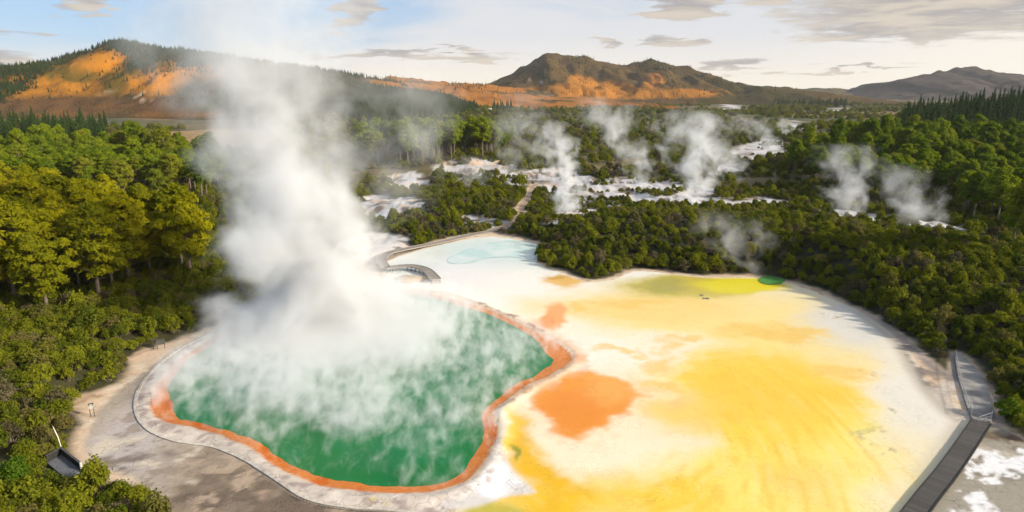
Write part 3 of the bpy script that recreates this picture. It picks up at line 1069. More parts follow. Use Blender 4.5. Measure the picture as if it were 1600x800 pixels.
# ------------------------------------------------------------------ plants
def leaf_quads(p, n, size, rng, elong=1.0):
    """one small four-cornered leaf spray per point, facing roughly along n"""
    k = len(p)
    n = n + rng.normal(0, 0.55, (k, 3))
    n /= np.linalg.norm(n, axis=1, keepdims=True) + 1e-9
    r = rng.normal(0, 1, (k, 3))
    t = np.cross(n, r)
    t /= np.linalg.norm(t, axis=1, keepdims=True) + 1e-9
    b = np.cross(n, t)
    s = (size * rng.uniform(0.6, 1.35, k))[:, None]
    c1 = p + t * s * elong
    c2 = p + b * s * 0.55 + n * s * 0.18
    c3 = p - t * s * elong
    c4 = p - b * s * 0.55 - n * s * 0.1
    v = np.stack([c1, c2, c3, c4], 1).reshape(-1, 3)
    f = np.arange(4 * k).reshape(-1, 4)
    return v, f


def clump_points(c, r, k, rng, up=0.35, shell=0.55):
    d = rng.normal(0, 1, (k, 3))
    d /= np.linalg.norm(d, axis=1, keepdims=True)
    d[:, 2] = np.where(d[:, 2] < -up, -d[:, 2] * rng.uniform(0, 1, k), d[:, 2])
    rr = rng.uniform(shell, 1.05, k) ** 0.7
    return np.array(c) + d * np.array(r) * rr[:, None], d


def pine_variant(seed, H=22.0, spread=5.6, bare=0.40, nclump=30, per=170, leaf=0.46, cl=1.0):
    rng = np.random.default_rng(seed)
    P_, N_ = [], []
    tr = MB()
    bend = rng.normal(0, 0.5, 2)
    tp = [(bend[0] * (i / 6) ** 2, bend[1] * (i / 6) ** 2, H * 0.95 * i / 6 - 0.6 * (i == 0)) for i in range(7)]
    tr.tube(tp, [0.42 * (1 - 0.82 * i / 6) + 0.02 for i in range(7)], 7)
    for i in range(nclump):
        u = (i + rng.uniform(0, 0.9)) / nclump
        h = H * (bare + (1 - bare) * u ** 0.85)
        prof = math.sin(math.pi * min(1, 0.16 + 0.80 * u)) ** 0.8
        a = i * 2.399 + rng.normal(0, 0.35)
        rad = spread * prof * rng.uniform(0.45, 1.05)
        zc = h + rng.normal(0, 0.5)
        bx, by = bend * (h / H) ** 2
        c = (bx + math.cos(a) * rad, by + math.sin(a) * rad, zc)
        r = rng.uniform(1.15, 1.95) * (0.75 + 0.35 * prof) * cl
        p, n = clump_points(c, (r * 1.15, r * 1.15, r * 0.82), per, rng)
        P_.append(p)
        N_.append(n + np.array([0, 0, 0.35]))
        z0 = max(h - rad * 0.45 - 0.4, 2.0)
        tr.tube([(bx * .9, by * .9, z0), ((bx + c[0]) / 2, (by + c[1]) / 2, (z0 + zc) / 2 - 0.1), c], [0.13, 0.09, 0.04], 5)
    # bare dead snags low on the trunk
    for i in range(6):
        h = H * rng.uniform(0.16, bare)
        a = rng.uniform(0, 6.28)
        l = rng.uniform(0.8, 2.4)
        tr.tube([(0, 0, h), (math.cos(a) * l, math.sin(a) * l, h + 0.3)], [0.07, 0.02], 4)
    v, f = leaf_quads(np.concatenate(P_), np.concatenate(N_), leaf, rng, 1.55)
    return v, f, tr


def conifer_variant(seed, H=22.0, base=3.6, leaf=0.5, lv=26):
    rng = np.random.default_rng(seed)
    P_, N_ = [], []
    tr = MB()
    tr.tube([(0, 0, -0.5), (0, 0, H * 0.5), (0, 0, H * 0.98)], [0.34, 0.2, 0.03], 6)
    for i in range(lv):
        u = i / (lv - 1)
        h = H * (0.10 + 0.89 * u)
        rr = base * (1 - u) ** 0.85 + 0.12
        nb_ = max(4, int(9 * (1 - u) + 3))
        a0 = rng.uniform(0, 6.28)
        for k in range(nb_):
            a = a0 + k * 6.283 / nb_ + rng.normal(0, .15)
            L = rr * rng.uniform(0.75, 1.15)
            m_ = max(4, int(L * 6))
            s = rng.uniform(0.15, 1.0, m_)
            p = np.stack([np.cos(a) * L * s, np.sin(a) * L * s, h - 0.30 * L * s + 0.12 * L * s ** 2 + rng.normal(0, .12, m_)], -1)
            p += rng.normal(0, 0.16, p.shape)
            P_.append(p)
            N_.append(np.tile((np.cos(a) * .5, np.sin(a) * .5, .8), (m_, 1)))
    v, f = leaf_quads(np.concatenate(P_), np.concatenate(N_), leaf, rng, 1.2)
    return v, f, tr


def shrub_variant(seed, r=1.8, h=2.7, lumps=20, per=95, leaf=0.17):
    rng = np.random.default_rng(seed)
    P_, N_ = [], []
    tr = MB()
    for i in range(lumps):
        a = i * 2.399 + rng.normal(0, .4)
        u = math.sqrt((i + 0.5) / lumps)
        rad = r * 0.78 * u * rng.uniform(.75, 1.2)
        c = (math.cos(a) * rad, math.sin(a) * rad, h * (0.80 - 0.50 * u * u) + rng.normal(0, .18))
        q = rng.uniform(0.42, 1.05) * r * 0.36
        q2 = q * rng.uniform(.8, 1.7)
        p, n = clump_points(c, (q * 1.1, q * 1.1, q2), per, rng, 0.25, 0.45)
        k_ = per // 6
        p[:k_] += rng.normal(0, .28, (k_, 3))
        P_.append(p)
        N_.append(n + np.array([0, 0, .3]))
        tr.tube([(math.cos(a) * rad * .2, math.sin(a) * rad * .2, -0.2), (c[0] * .6, c[1] * .6, c[2] * .5), c], [0.07, 0.05, 0.02], 4)
    v, f = leaf_quads(np.concatenate(P_), np.concatenate(N_), leaf, rng, 1.0)
    return v, f, tr


def crown_mesh(name, vf, mat):
    return np_mesh(name, vf[0], vf[1], mat)


def mb_mesh(mb, name, mat):
    me = bpy.data.meshes.new(name)
    me.from_pydata(mb.v, [], [[i for j, i in enumerate(q) if i not in q[:j]] for q in mb.f])
    me.materials.append(mat)
    me.update()
    return me


def variants(name, fn, mat, seeds, **kw):
    out_ = []
    for s in seeds:
        v, f, tr = fn(s, **kw)
        out_.append((np_mesh(name + '_crown', v, f, mat), mb_mesh(tr, name + '_trunk', M_BARK)))
    return out_


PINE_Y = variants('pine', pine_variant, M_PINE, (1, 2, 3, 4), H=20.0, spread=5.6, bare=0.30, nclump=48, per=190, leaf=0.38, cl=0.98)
PINE_G = variants('tall_pine', pine_variant, M_PINE_G, (11, 12, 13, 14), H=22.0, spread=4.8, bare=0.44, nclump=28, per=160, leaf=0.42, cl=1.12)
CONI = variants('conifer', conifer_variant, M_CONIFER, (21, 22, 23), base=4.2)
SHRUB = variants('shrub', shrub_variant, M_SHRUB, (31, 32, 33, 34, 35))
DRYS = variants('dry_shrub', shrub_variant, M_DRY, (51, 52, 53), r=1.7, h=2.4, lumps=18, per=70, leaf=0.15)
BROAD = variants('broadleaf', shrub_variant, M_BROAD, (41, 42), r=2.4, h=4.0, lumps=18, per=200, leaf=0.2)


def scatter_points(poly_pts, spacing, rng, accept, cap=20000):
    """dart throwing inside a world polygon"""
    pa = np.array(poly_pts)
    lo, hi = pa.min(0), pa.max(0)
    n = int((hi[0] - lo[0]) * (hi[1] - lo[1]) / spacing ** 2 * 4)
    n = min(n, 400000)
    c = np.stack([rng.uniform(lo[0], hi[0], n), rng.uniform(lo[1], hi[1], n)], -1)
    c = c[sdf(poly_pts, c[:, 0], c[:, 1]) < 0]
    if accept is not None and len(c):
        c = c[accept(c[:, 0], c[:, 1])]
    grid, out_ = {}, []
    for x, y in c:
        i, j = int(x // spacing), int(y // spacing)
        ok = True
        for a in (i - 1, i, i + 1):
            for b in (j - 1, j, j + 1):
                for q in grid.get((a, b), ()):
                    if (q[0] - x) ** 2 + (q[1] - y) ** 2 < spacing * spacing:
                        ok = False
        if ok:
            grid.setdefault((i, j), []).append((x, y))
            out_.append((x, y))
            if len(out_) >= cap:
                break
    return np.array(out_).reshape(-1, 2)


def bare_ground(x, y):
    """distance to the nearest bare ground: basin, white slopes, walks (negative on it)"""
    d = sdf(BASIN, x, y)
    d = np.minimum(d, dline(BACKWALK, x, y) - 1.6)
    d = np.minimum(d, sdf(ROOF_PAD, x, y) - 0.2)
    d = np.minimum(d, sdf(SIDEPATH, x, y) - 0.2)
    n = np.where(np.asarray(y) > 300, fbm(x, y, 16, 4, 61), fbm(x, y, 6, 4, 62))
    for q in WHITE:
        d = np.minimum(d, sdf(q, x, y) + n * 20)
    return d


def in_view(x, y, z, mx=40, my=60):
    a, b = project(x, y, z)
    return (a > -mx) & (a < 1600 + mx) & (b < 800 + my) & (y > 20)


def stuff_instances(name, label, pts, zs, protos, rng, smin, smax, kind='stuff', cat=None):
    """one object: instances of already modelled plants over a far or dense area"""
    n = len(pts)
    me = bpy.data.meshes.new(name)
    v = np.concatenate([pts, zs[:, None]], 1).astype(np.float32)
    me.vertices.add(n)
    me.vertices.foreach_set('co', v.ravel())
    set_attr(me, 'turn', rng.uniform(0, 6.28, n))
    sz = rng.uniform(smin, smax, n)[:, None] * np.stack([rng.uniform(.82, 1.2, n), rng.uniform(.82, 1.2, n), rng.uniform(.75, 1.35, n)], -1)
    a_ = me.attributes.new('size', 'FLOAT_VECTOR', 'POINT')
    a_.data.foreach_set('vector', sz.astype(np.float32).ravel())
    set_attr(me, 'pick', rng.integers(0, len(protos), n), 'INT')
    o = add(name, me)
    ng = bpy.data.node_groups.new(name + '_nodes', 'GeometryNodeTree')
    ng.interface.new_socket('Geometry', in_out='INPUT', socket_type='NodeSocketGeometry')
    ng.interface.new_socket('Geometry', in_out='OUTPUT', socket_type='NodeSocketGeometry')
    N = ng.nodes
    gi, go = N.new('NodeGroupInput'), N.new('NodeGroupOutput')
    jo = N.new('GeometryNodeJoinGeometry')

    def attr(nm, typ):
        a = N.new('GeometryNodeInputNamedAttribute')
        a.data_type = typ
        a.inputs['Name'].default_value = nm
        return a.outputs['Attribute']
    cz = N.new('ShaderNodeCombineXYZ')
    ng.links.new(attr('turn', 'FLOAT'), cz.inputs[2])
    for k, pr in enumerate(protos):
        for ob in pr:
            inf = N.new('GeometryNodeObjectInfo')
            inf.transform_space = 'ORIGINAL'
            inf.inputs['Object'].default_value = ob
            inf.inputs['As Instance'].default_value = True
            cmp_ = N.new('FunctionNodeCompare')
            cmp_.data_type = 'INT'
            cmp_.operation = 'EQUAL'
            ng.links.new(attr('pick', 'INT'), cmp_.inputs[2])
            cmp_.inputs[3].default_value = k
            ip = N.new('GeometryNodeInstanceOnPoints')
            ng.links.new(gi.outputs[0], ip.inputs['Points'])
            ng.links.new(cmp_.outputs[0], ip.inputs['Selection'])
            ng.links.new(inf.outputs['Geometry'], ip.inputs['Instance'])
            ng.links.new(cz.outputs[0], ip.inputs['Rotation'])
            ng.links.new(attr('size', 'FLOAT_VECTOR'), ip.inputs['Scale'])
            ng.links.new(ip.outputs[0], jo.inputs[0])
    ng.links.new(jo.outputs[0], go.inputs[0])
    md = o.modifiers.new('spread', 'NODES')
    md.node_group = ng
    tag(o, label, cat, None, kind)
    return o


ORD = ['first', 'second', 'third', 'fourth', 'fifth', 'sixth', 'seventh', 'eighth', 'ninth', 'tenth', 'eleventh', 'twelfth', 'thirteenth', 'fourteenth',
       'fifteenth', 'sixteenth', 'seventeenth', 'eighteenth', 'nineteenth', 'twentieth']


def plant_tree(name, var, x, y, z, sc, rz, label, cat, group, parts=('crown', 'trunk')):
    r = empty(name, (x, y, z), rz, sc)
    c = add(parts[0], var[0], r)
    tk = add(parts[1], var[1], r)
    tag(r, label, cat, group)
    return r, c, tk


def stand(name, poly, spacing, var, smin, smax, rng, front_fmt, inner_label, group, cat, keep, accept=None, nfront=14):
    """a stand of trees: the ones along the open edge get labels of their own"""
    pts = scatter_points(poly, spacing, rng, accept)
    zs = hgt(pts[:, 0], pts[:, 1])
    vis = in_view(pts[:, 0], pts[:, 1], zs + 12, 120, 200)
    pts, zs = pts[vis], zs[vis]
    order = np.argsort(pts[:, 1])
    pts, zs = pts[order], zs[order]
    px, py = project(pts[:, 0], pts[:, 1], zs)
    # the front row: nothing nearer stands in front of it within its own width
    front = []
    for i in range(len(pts)):
        if -20 < px[i] < 1620 and all(abs(px[i] - px[j]) > 0.75 * spacing * FPX / pts[i, 1] for j in range(i)):
            front.append(i)
    front = sorted(front[:nfront], key=lambda i: px[i])
    roots, rest = [], []
    for i, (x, y) in enumerate(pts):
        if i >= keep:
            rest.append(i)
            continue
        v = var[int(rng.integers(0, len(var)))]
        sc = float(rng.uniform(smin, smax))
        if i in front and front_fmt:
            k = front.index(i)
            lab = front_fmt.format(ORD[k])
        else:
            lab = inner_label
        roots.append(plant_tree(name, v, x, y, float(zs[i]), sc, float(rng.uniform(0, 6.28)), lab, cat, group))
    return roots, pts[rest], zs[rest]


rng = np.random.default_rng(5)
clear_ok = lambda x, y: bare_ground(x, y) > 2.0
L1 = smooth_poly(P((-330, 520), (-60, 520), (20, 512), (90, 516), (130, 498), (190, 486), (245, 466), (305, 462), (325, 445), (300, 430), (230, 418), (150, 396), (60, 366), (-200, 340), (-420, 352)), 2)
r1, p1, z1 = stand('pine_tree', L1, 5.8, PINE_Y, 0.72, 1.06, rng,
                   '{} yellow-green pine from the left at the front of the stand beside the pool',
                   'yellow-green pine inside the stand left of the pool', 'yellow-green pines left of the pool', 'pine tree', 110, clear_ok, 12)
L2 = P((-260, 328), (110, 322), (150, 331), (262, 327), (335, 322), (345, 285), (310, 264), (-320, 264))
r2, p2, z2 = stand('pine_tree', L2, 8.2, PINE_G, 0.64, 0.88, rng,
                   '{} bare-trunked pine from the left along the edge of the far left stand',
                   'green pine inside the far stand behind the yellow-green pines', 'pines of the far left stand', 'pine tree', 70, clear_ok, 14)
M1 = P((560, 272), (640, 276), (705, 271), (770, 262), (800, 236), (585, 236))
r3, p3, z3 = stand('pine_tree', M1, 7.2, PINE_G, 0.84, 1.12, rng,
                   '{} pine from the left fronting the stand just right of the great plume',
                   'pine inside the stand just right of the great plume', 'pines right of the great plume', 'pine tree', 40, clear_ok, 10)
RP = P((1225, 296), (1330, 318), (1420, 334), (1478, 330), (1530, 368), (1640, 384), (1760, 380), (1760, 276), (1600, 262), (1400, 258), (1280, 268))
r4, p4, z4 = stand('pine_tree', RP, 8.3, PINE_G, 0.64, 0.90, rng,
                   '{} green pine from the left along the edge of the hillside stand on the right',
                   'green pine inside the hillside stand on the right', 'green pines of the right hillside', 'pine tree', 75, clear_ok, 14)
RC = P((1395, 226), (1500, 236), (1640, 244), (1760, 246), (1760, 200), (1600, 200), (1420, 206))
r5, p5, z5 = stand('conifer', RC, 6.2, CONI, 0.85, 1.02, rng,
                   '{} spiky dark conifer from the left along the plantation edge above the right pines',
                   'spiky dark conifer inside the plantation on the right hill', 'dark conifers of the right plantation', 'conifer', 90, None, 14)
LC = P((-60, 234), (20, 229), (165, 219), (168, 208), (60, 208), (-60, 212))
r6, p6, z6 = stand('conifer', LC, 8.0, CONI, 0.8, 1.2, rng,
                   '{} dark conifer from the left in the belt below the orange hill',
                   'dark conifer inside the belt below the orange hill', 'dark conifers below the orange hill', 'conifer', 60, None, 12)
PY_OBJ = [(a, b) for _, a, b in r1[:8]]
PG_OBJ = [(a, b) for _, a, b in r2[:8]]
CO_OBJ = [(a, b) for _, a, b in r5[:6]]


def uniq(objs, k):
    """one proto per distinct crown mesh"""
    seen = {}
    for _, c, t_ in objs:
        seen.setdefault(c.data.name, (c, t_))
    return list(seen.values())[:k]


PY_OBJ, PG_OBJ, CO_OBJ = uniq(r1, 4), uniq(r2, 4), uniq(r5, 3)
# single trees that stand out
for px, py, var, sc, lab, nm, cat in (
        (1588, 462, PINE_G, 0.98, 'tall feathery pine at the right edge above the terrace bush', 'pine_tree', 'pine tree'),
        (1640, 452, PINE_G, 0.95, 'broad pine cut by the right edge of the view', 'pine_tree', 'pine tree'),
        (1575, 420, PINE_G, 0.7, 'shorter pine behind the feathery one at the right edge', 'pine_tree', 'pine tree')):
    x, y = W(px, py)
    plant_tree(nm, var[int(rng.integers(0, 4))], x, y, float(hgt(np.array([x]), np.array([y]))[0]), sc, 1.0, lab, cat, None)

if len(p1):
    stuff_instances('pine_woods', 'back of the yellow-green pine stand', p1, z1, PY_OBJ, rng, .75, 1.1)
far_p = [q for q in ((p2, z2), (p3, z3), (p4, z4)) if len(q[0])]
if far_p:
    stuff_instances('pine_woods', 'unbroken pine canopy behind the edges of the stands', np.concatenate([q[0] for q in far_p]), np.concatenate([q[1] for q in far_p]), PG_OBJ, rng, .66, .9)

# far woods: the plantation crests and dark belts
fc = [(p5, z5), (p6, z6)]
for poly, sp_ in ((P((1210, 166), (1320, 168), (1325, 160), (1205, 158)), 15), (P((1080, 163), (1200, 163), (1205, 158), (1080, 158)), 17),
                  (P((770, 178), (800, 178), (800, 173), (770, 172)), 12), (P((560, 200), (690, 190), (745, 170), (560, 168)), 13)):
    q = scatter_points(poly, sp_, rng, None, 900)
    if len(q):
        fc.append((q, hgt(q[:, 0], q[:, 1])))
# forest on the left hill: along its crest and over its right-hand tail
me_h = LEFT_HILL.data
co = np.empty(len(me_h.vertices) * 3)
me_h.vertices.foreach_get('co', co)
co = co.reshape(-1, 3)
hx, hy, hz = co.T
hp = project(hx, hy, hz)
crest = (np.abs(hy - 1700) < 25)
tri = []
for i in range(9):
    jx, jy = rng.normal(0, 7, len(hx)), rng.normal(0, 5, len(hx))
    sel = (rng.uniform(0, 1, len(hx)) < 0.55) & crest & (hp[0] > -40) & (hp[0] < 640) & (hz > 20)
    tri.append(np.stack([hx + jx, hy + jy * 0.3, hz - 2.5], -1)[sel])
    sel = (rng.uniform(0, 1, len(hx)) < 0.9) & (hy < 1680) & (hp[0] > 560) & (hp[0] < 745) & (hp[1] > 128 + (hp[0] - 560) * 0.16)
    tri.append(np.stack([hx + jx * 1.2, hy + jy * 1.5, hz - 3.0], -1)[sel])
    sel = (rng.uniform(0, 1, len(hx)) < 0.55) & (hy < 1690) & (hp[0] > -60) & (hp[0] < 70) & (hp[1] < 160 - hp[0] * 0.7) & (hz > 15)
    tri.append(np.stack([hx + jx * 1.2, hy + jy * 1.5, hz - 3.0], -1)[sel])
    sel = (rng.uniform(0, 1, len(hx)) < 0.4) & (hy < 1690) & (hp[0] > 175) & (hp[0] < 420) & (hp[1] < 98 + 14 * np.sin(hp[0] * .09) + 0.08 * (hp[0] - 170)) & (hz > 15)
    tri.append(np.stack([hx + jx * 1.2, hy + jy * 1.5, hz - 3.0], -1)[sel])
for i in range(3):
    jx, jy = rng.normal(0, 7, len(hx)), rng.normal(0, 6, len(hx))
    pn = fbm(hx, hz * 2, 70, 3, 140)
    sel = (rng.uniform(0, 1, len(hx)) < np.where(pn > 0.1, 0.30, 0.03)) & (hy < 1690) & (hp[0] > -20) & (hp[0] < 600) & (hp[1] < 166) & (hz > 15)
    tri.append(np.stack([hx + jx, hy + jy, hz - 3.0], -1)[sel])
for nm, k_ in (('mountain', 1.0), ('hill.001', .5)):
    mm_ = bpy.data.objects[nm].data
    c2 = np.empty(len(mm_.vertices) * 3)
    mm_.vertices.foreach_get('co', c2)
    c2 = c2.reshape(-1, 3)
    for i in range(4):
        pn = fbm(c2[:, 0], c2[:, 2] * 2, 140, 4, 150)
        sel = (rng.uniform(0, 1, len(c2)) < np.where(pn > 0.06, 0.22, 0.03) * k_) & (c2[:, 2] > 20) & (c2[:, 1] < 3010)
        q_ = c2[sel] + rng.normal(0, 8, (sel.sum(), 3)) * (1, 1, 0)
        tri.append(q_ - (0, 0, 4.0))
tri = np.concatenate(tri)
fc.append((tri[:, :2], tri[:, 2]))
stuff_instances('hill_woods', 'dark pines and scattered trees over the hills', tri[:, :2], tri[:, 2], CO_OBJ, rng, .26, .50)
fc.pop()
stuff_instances('conifer_woods', 'far dark conifer woods on the hills and across the plain', np.concatenate([q[0] for q in fc if len(q[0])]),
                np.concatenate([q[1] for q in fc if len(q[0])]), CO_OBJ, rng, .6, 1.0)

# ---- scrub: shrubs everywhere the ground is not bare
tree_pts = np.concatenate([np.array([r.location[:2] for r, _, _ in rr]) for rr in (r1, r2, r3, r4)] + [q for q in (p1, p2, p3, p4) if len(q)])
VIEW = [(-80, 45), (80, 45), (190, 160), (1300, 1250), (-1300, 1250), (-190, 160)]


def band(y0, y1):
    x0, x1 = 0.86 * y0 + 16, 0.86 * y1 + 16
    return [(-x0, y0), (x0, y0), (x1, y1), (-x1, y1)]


b1 = scatter_points(band(50, 180), 1.85, rng, lambda x, y: bare_ground(x, y) > 1.7)
b2 = scatter_points(band(180, 320), 2.6, rng, lambda x, y: bare_ground(x, y) > 0.9)
b3 = scatter_points(band(320, 640), 5.8, rng, lambda x, y: (bare_ground(x, y) > 1.0) & (sdf(P((150, 214), (330, 204), (420, 206), (420, 240), (180, 232)), x, y) > 0)
                    & (fbm(x, y, 60, 3, 51) < 0.22))
b4 = scatter_points(band(640, 2100), 14.0, rng, lambda x, y: (bare_ground(x, y) > 1.0) & (fbm(x, y, 130, 3, 57) > -0.12) & (sdf(P((150, 214), (330, 204), (420, 206), (420, 240), (180, 232)), x, y) > 0)
                    & (sdf(P((380, 210), (130, 196), (-200, 196), (-400, 165), (400, 165)), x, y) > 0))
zb1 = hgt(b1[:, 0], b1[:, 1])
vis = in_view(b1[:, 0], b1[:, 1], zb1 + 1)
b1, zb1 = b1[vis], zb1[vis]
# shade under the pines keeps most shrubs low there; the nearest 300 in the open are individuals
dmin = np.full(len(b1), 1e9)
for tx, ty in tree_pts:
    dmin = np.minimum(dmin, np.hypot(b1[:, 0] - tx, b1[:, 1] - ty))
dist = np.hypot(np.hypot(b1[:, 0], b1[:, 1]), CAM_H)
score = dist + np.where(dmin < 4, 500, 0)
order = np.argsort(score)
pxs, pys = project(b1[:, 0], b1[:, 1], zb1 + 1.2)
inside = (pxs > 8) & (pxs < 1592) & (pys < 792)
order = [i for i in order if inside[i]]
near = order[:300]
nearset = set(near)
zones = (
    (lambda a, b: a < 300 and b > 700, 'in the bottom left corner', 'shrubs in the bottom left corner'),
    (lambda a, b: a < 420 and b > 600, 'on the left bank beside the grey path', 'shrubs on the left bank'),
    (lambda a, b: a < 420, 'between the left pines and the path', 'shrubs between pines and path'),
    (lambda a, b: a > 1480 and b > 560, 'beside the grey lookout deck on the right', 'shrubs beside the right deck'),
    (lambda a, b: a > 1220, 'on the right bank above the pale terrace', 'shrubs on the right bank'),
    (lambda a, b: True, 'on the bush knoll behind the yellow terrace', 'shrubs on the knoll behind the terrace'))
sd_b = bare_ground(b1[:, 0], b1[:, 1])
SH_OBJ = []
members = {}
for i in near:
    for zi, (fn, where, grp) in enumerate(zones):
        if fn(pxs[i], pys[i]):
            members.setdefault((zi, bool(sd_b[i] < 2.6)), []).append(i)
            break
for (zi, edge), lst in members.items():
    fn, where, grp = zones[zi]
    lst.sort(key=lambda i: pxs[i])
    for k, i in enumerate(lst):
        s = float(np.clip(rng.lognormal(-0.16, 0.27), 0.5, 1.5))
        if edge:
            s *= 0.8
        if edge and len(lst) <= 20:
            lab = f'{ORD[k]} low edge shrub from the left {where}'
        elif edge:
            lab = f'low bushy shrub at the bare edge {where}'
        else:
            lab = f'rounded olive green shrub {where}'
        var = SHRUB[int(rng.integers(0, 5))]
        if rng.uniform() < (0.45 if (edge and zi == 5) else 0.10):
            var = DRYS[int(rng.integers(0, 3))]
            lab = f'brown twiggy shrub {where}'
        o = plant_tree('shrub', var, b1[i, 0], b1[i, 1], float(zb1[i]) - 0.1, (s * rng.uniform(.85, 1.2), s * rng.uniform(.85, 1.2), s * rng.uniform(.7, 1.4)), float(rng.uniform(0, 6.28)), lab, 'shrub', grp, ('foliage', 'stem'))
        SH_OBJ.append(o)
SH = uniq(SH_OBJ, 8)
for px, py, sc, lab in ((30, 775, 0.95, 'round bright green bush at the bottom left corner of the view'),
                        (1575, 655, 0.8, 'leafy green bush at the right edge beyond the stained ground')):
    x, y = W(px, py)
    plant_tree('leafy_bush', BROAD[0], x, y, float(hgt(np.array([x]), np.array([y]))[0]), sc, 0.5, lab, 'bush', None, ('foliage', 'stem'))
far_i = [i for i in range(len(b1)) if i not in nearset]
SH_G = [(c,) for c, _ in SH if 'dry' not in c.data.name]
SH_D = [(c,) for c, _ in SH if 'dry' in c.data.name]
SH_FOL = SH_G * 3 + SH_D
stuff_instances('scrub', 'dense manuka scrub round the terrace', b1[far_i], zb1[far_i] - 0.1, SH_FOL, rng, .52, 1.2)
zb = hgt(b2[:, 0], b2[:, 1])
stuff_instances('scrub', 'rolling scrub behind the terrace', b2, zb - 0.3, SH_FOL, rng, .65, 1.25)
wp_ = []
for q in (WHITE[0], WHITE[2], WHITE[3], WHITE[4], WHITE[6], WHITE[13]):
    wp_.append(scatter_points(q, 2.4, rng, lambda x, y: fbm(x, y, 15, 4, 160) > 0.15))
wp_ = np.concatenate(wp_)
stuff_instances('scrub', 'low scrub islands on the white steaming slopes', wp_, hgt(wp_[:, 0], wp_[:, 1]) - .2, SH_FOL, rng, .45, 1.0)
zb = hgt(b3[:, 0], b3[:, 1])
stuff_instances('scrub', 'scrub on the plain beyond the steaming slopes', b3, zb - 0.8, SH_FOL, rng, .9, 2.2)
zb = hgt(b4[:, 0], b4[:, 1])
stuff_instances('scrub', 'far scrub reaching to the hills', b4, zb - 1.5, SH_FOL, rng, 1.3, 3.2)
print('COUNTS', [len(q) for q in (r1, r2, r3, r4, r5, r6, p1, p2, p3, p4, p5, p6, b1, b2, b3, b4, tri)], {k: len(v) for k, v in members.items()})

# ------------------------------------------------------------------ kerb, walks, lookouts, signs
def gz(x, y):
    return float(hgt(np.array([x]), np.array([y]))[0])


def line3(pts, off, z=None, dz=0.0):
    return [(x, y, (gz(x, y) if z is None else z) + dz) for x, y in offset_line(pts, off)]


mb = MB()
mb.strip(line3(KERB, 0.26, None, 0.16), line3(KERB, -0.26, None, 0.16), 0.45)
tag(mb.build('kerb', M_STONE), kind='structure', label='low pale stone kerb curving between the grey path and the pool')

# boardwalk across the terrace on the right
wl = [p for p in WALKLINE]
bwk = empty('boardwalk', (wl[0][0], wl[0][1], 0))
tag(bwk, 'dark plank boardwalk curving down to the bottom right corner', 'boardwalk')


def rel(pts, o):
    return [(p[0] - o.location.x, p[1] - o.location.y, p[2] - o.location.z) for p in pts]


def plank_mat(name, a, b):
    m, nb, o = new_mat(name)
    tcn = nb.new('ShaderNodeUVMap')
    sp_ = nb.new('ShaderNodeSeparateXYZ')
    nb.link(tcn.outputs[0], sp_.inputs[0])
    u = nb.math('MULTIPLY', sp_.outputs[0], 1 / 0.20)
    cell = nb.math('FLOOR', u)
    wn = nb.new('ShaderNodeTexWhiteNoise', noise_dimensions='1D')
    nb.link(cell, wn.inputs['W'])
    big = nb.math('FLOOR', nb.math('MULTIPLY', sp_.outputs[0], 1 / 2.4))
    wn2 = nb.new('ShaderNodeTexWhiteNoise', noise_dimensions='1D')
    nb.link(big, wn2.inputs['W'])
    fr = nb.math('FRACT', u)
    gap = nb.smooth(nb.math('ABSOLUTE', nb.math('SUBTRACT', fr, 0.5)), 0.40, 0.48)
    tco = nb.new('ShaderNodeTexCoord')
    n = nb.noise(tco.outputs['Object'], 3.0, 4.0, 0.6)
    f = nb.math('ADD', nb.math('MULTIPLY', wn.outputs[0], 0.45), nb.math('ADD', nb.math('MULTIPLY', wn2.outputs[0], 0.25), nb.math('MULTIPLY', n, 0.4)))
    c = nb.mix(f, a, b)
    c = nb.mix(nb.math('MULTIPLY', gap, 0.8), c, (0.012, 0.011, 0.010))
    principled(nb, o, c, 0.8, 0.2)
    return m


def add_strip_uv(o, n, length):
    """u runs along the ribbon in metres"""
    me = o.data
    uv = me.uv_layers.new(name='along')
    for lp in me.loops:
        uv.data[lp.index].uv = (length[min(lp.vertex_index // 4, n - 1)], 0.0)


M_PLANK = plank_mat('boardwalk_planks', (0.040, 0.036, 0.033), (0.105, 0.095, 0.086))
M_PLANK2 = plank_mat('old_grey_planks', (0.17, 0.145, 0.12), (0.32, 0.28, 0.235))


def walk(root, line, half, z, th, mat_deck, mat_edge, edge_h, edge_w, post_every, posts=True, left=True, right=True):
    L = [0.0]
    for a, b in zip(line[:-1], line[1:]):
        L.append(L[-1] + math.hypot(b[0] - a[0], b[1] - a[1]))
    zz = z if callable(z) else (lambda x, y: z)

    def ln(off, dz):
        return rel([(x, y, zz(x, y) + dz) for x, y in offset_line(line, off)], root)
    mb = MB()
    mb.strip(ln(half, 0), ln(-half, 0), th)
    d = mb.build('deck', mat_deck, root)
    add_strip_uv(d, len(line), L)
    for side, on in ((1, left), (-1, right)):
        if not on:
            continue
        mb = MB()
        o1, o2 = side * (half + 0.003), side * (half + 0.003 + edge_w)
        a, b = max(o1, o2), min(o1, o2)
        mb.strip(ln(a, edge_h), ln(b, edge_h), edge_h + th + 0.05)
        mb.build('edge_beam', mat_edge, root)
    if posts:
        pm = None
        for k, (x, y) in enumerate(line):
            if k % post_every:
                continue
            for side in (1, -1):
                q = offset_line(line, side * (half - 0.15))[k]
                h = zz(*q) - th - gz(*q) + 0.4
                if h < 0.15:
                    continue
                m2 = MB()
                m2.box((0, 0, -h / 2), 0.16, 0.16, h)
                p = m2.build('support_post', M_POST, root)
                p.location = (q[0] - root.location.x, q[1] - root.location.y, zz(*q) - th - root.location.z)


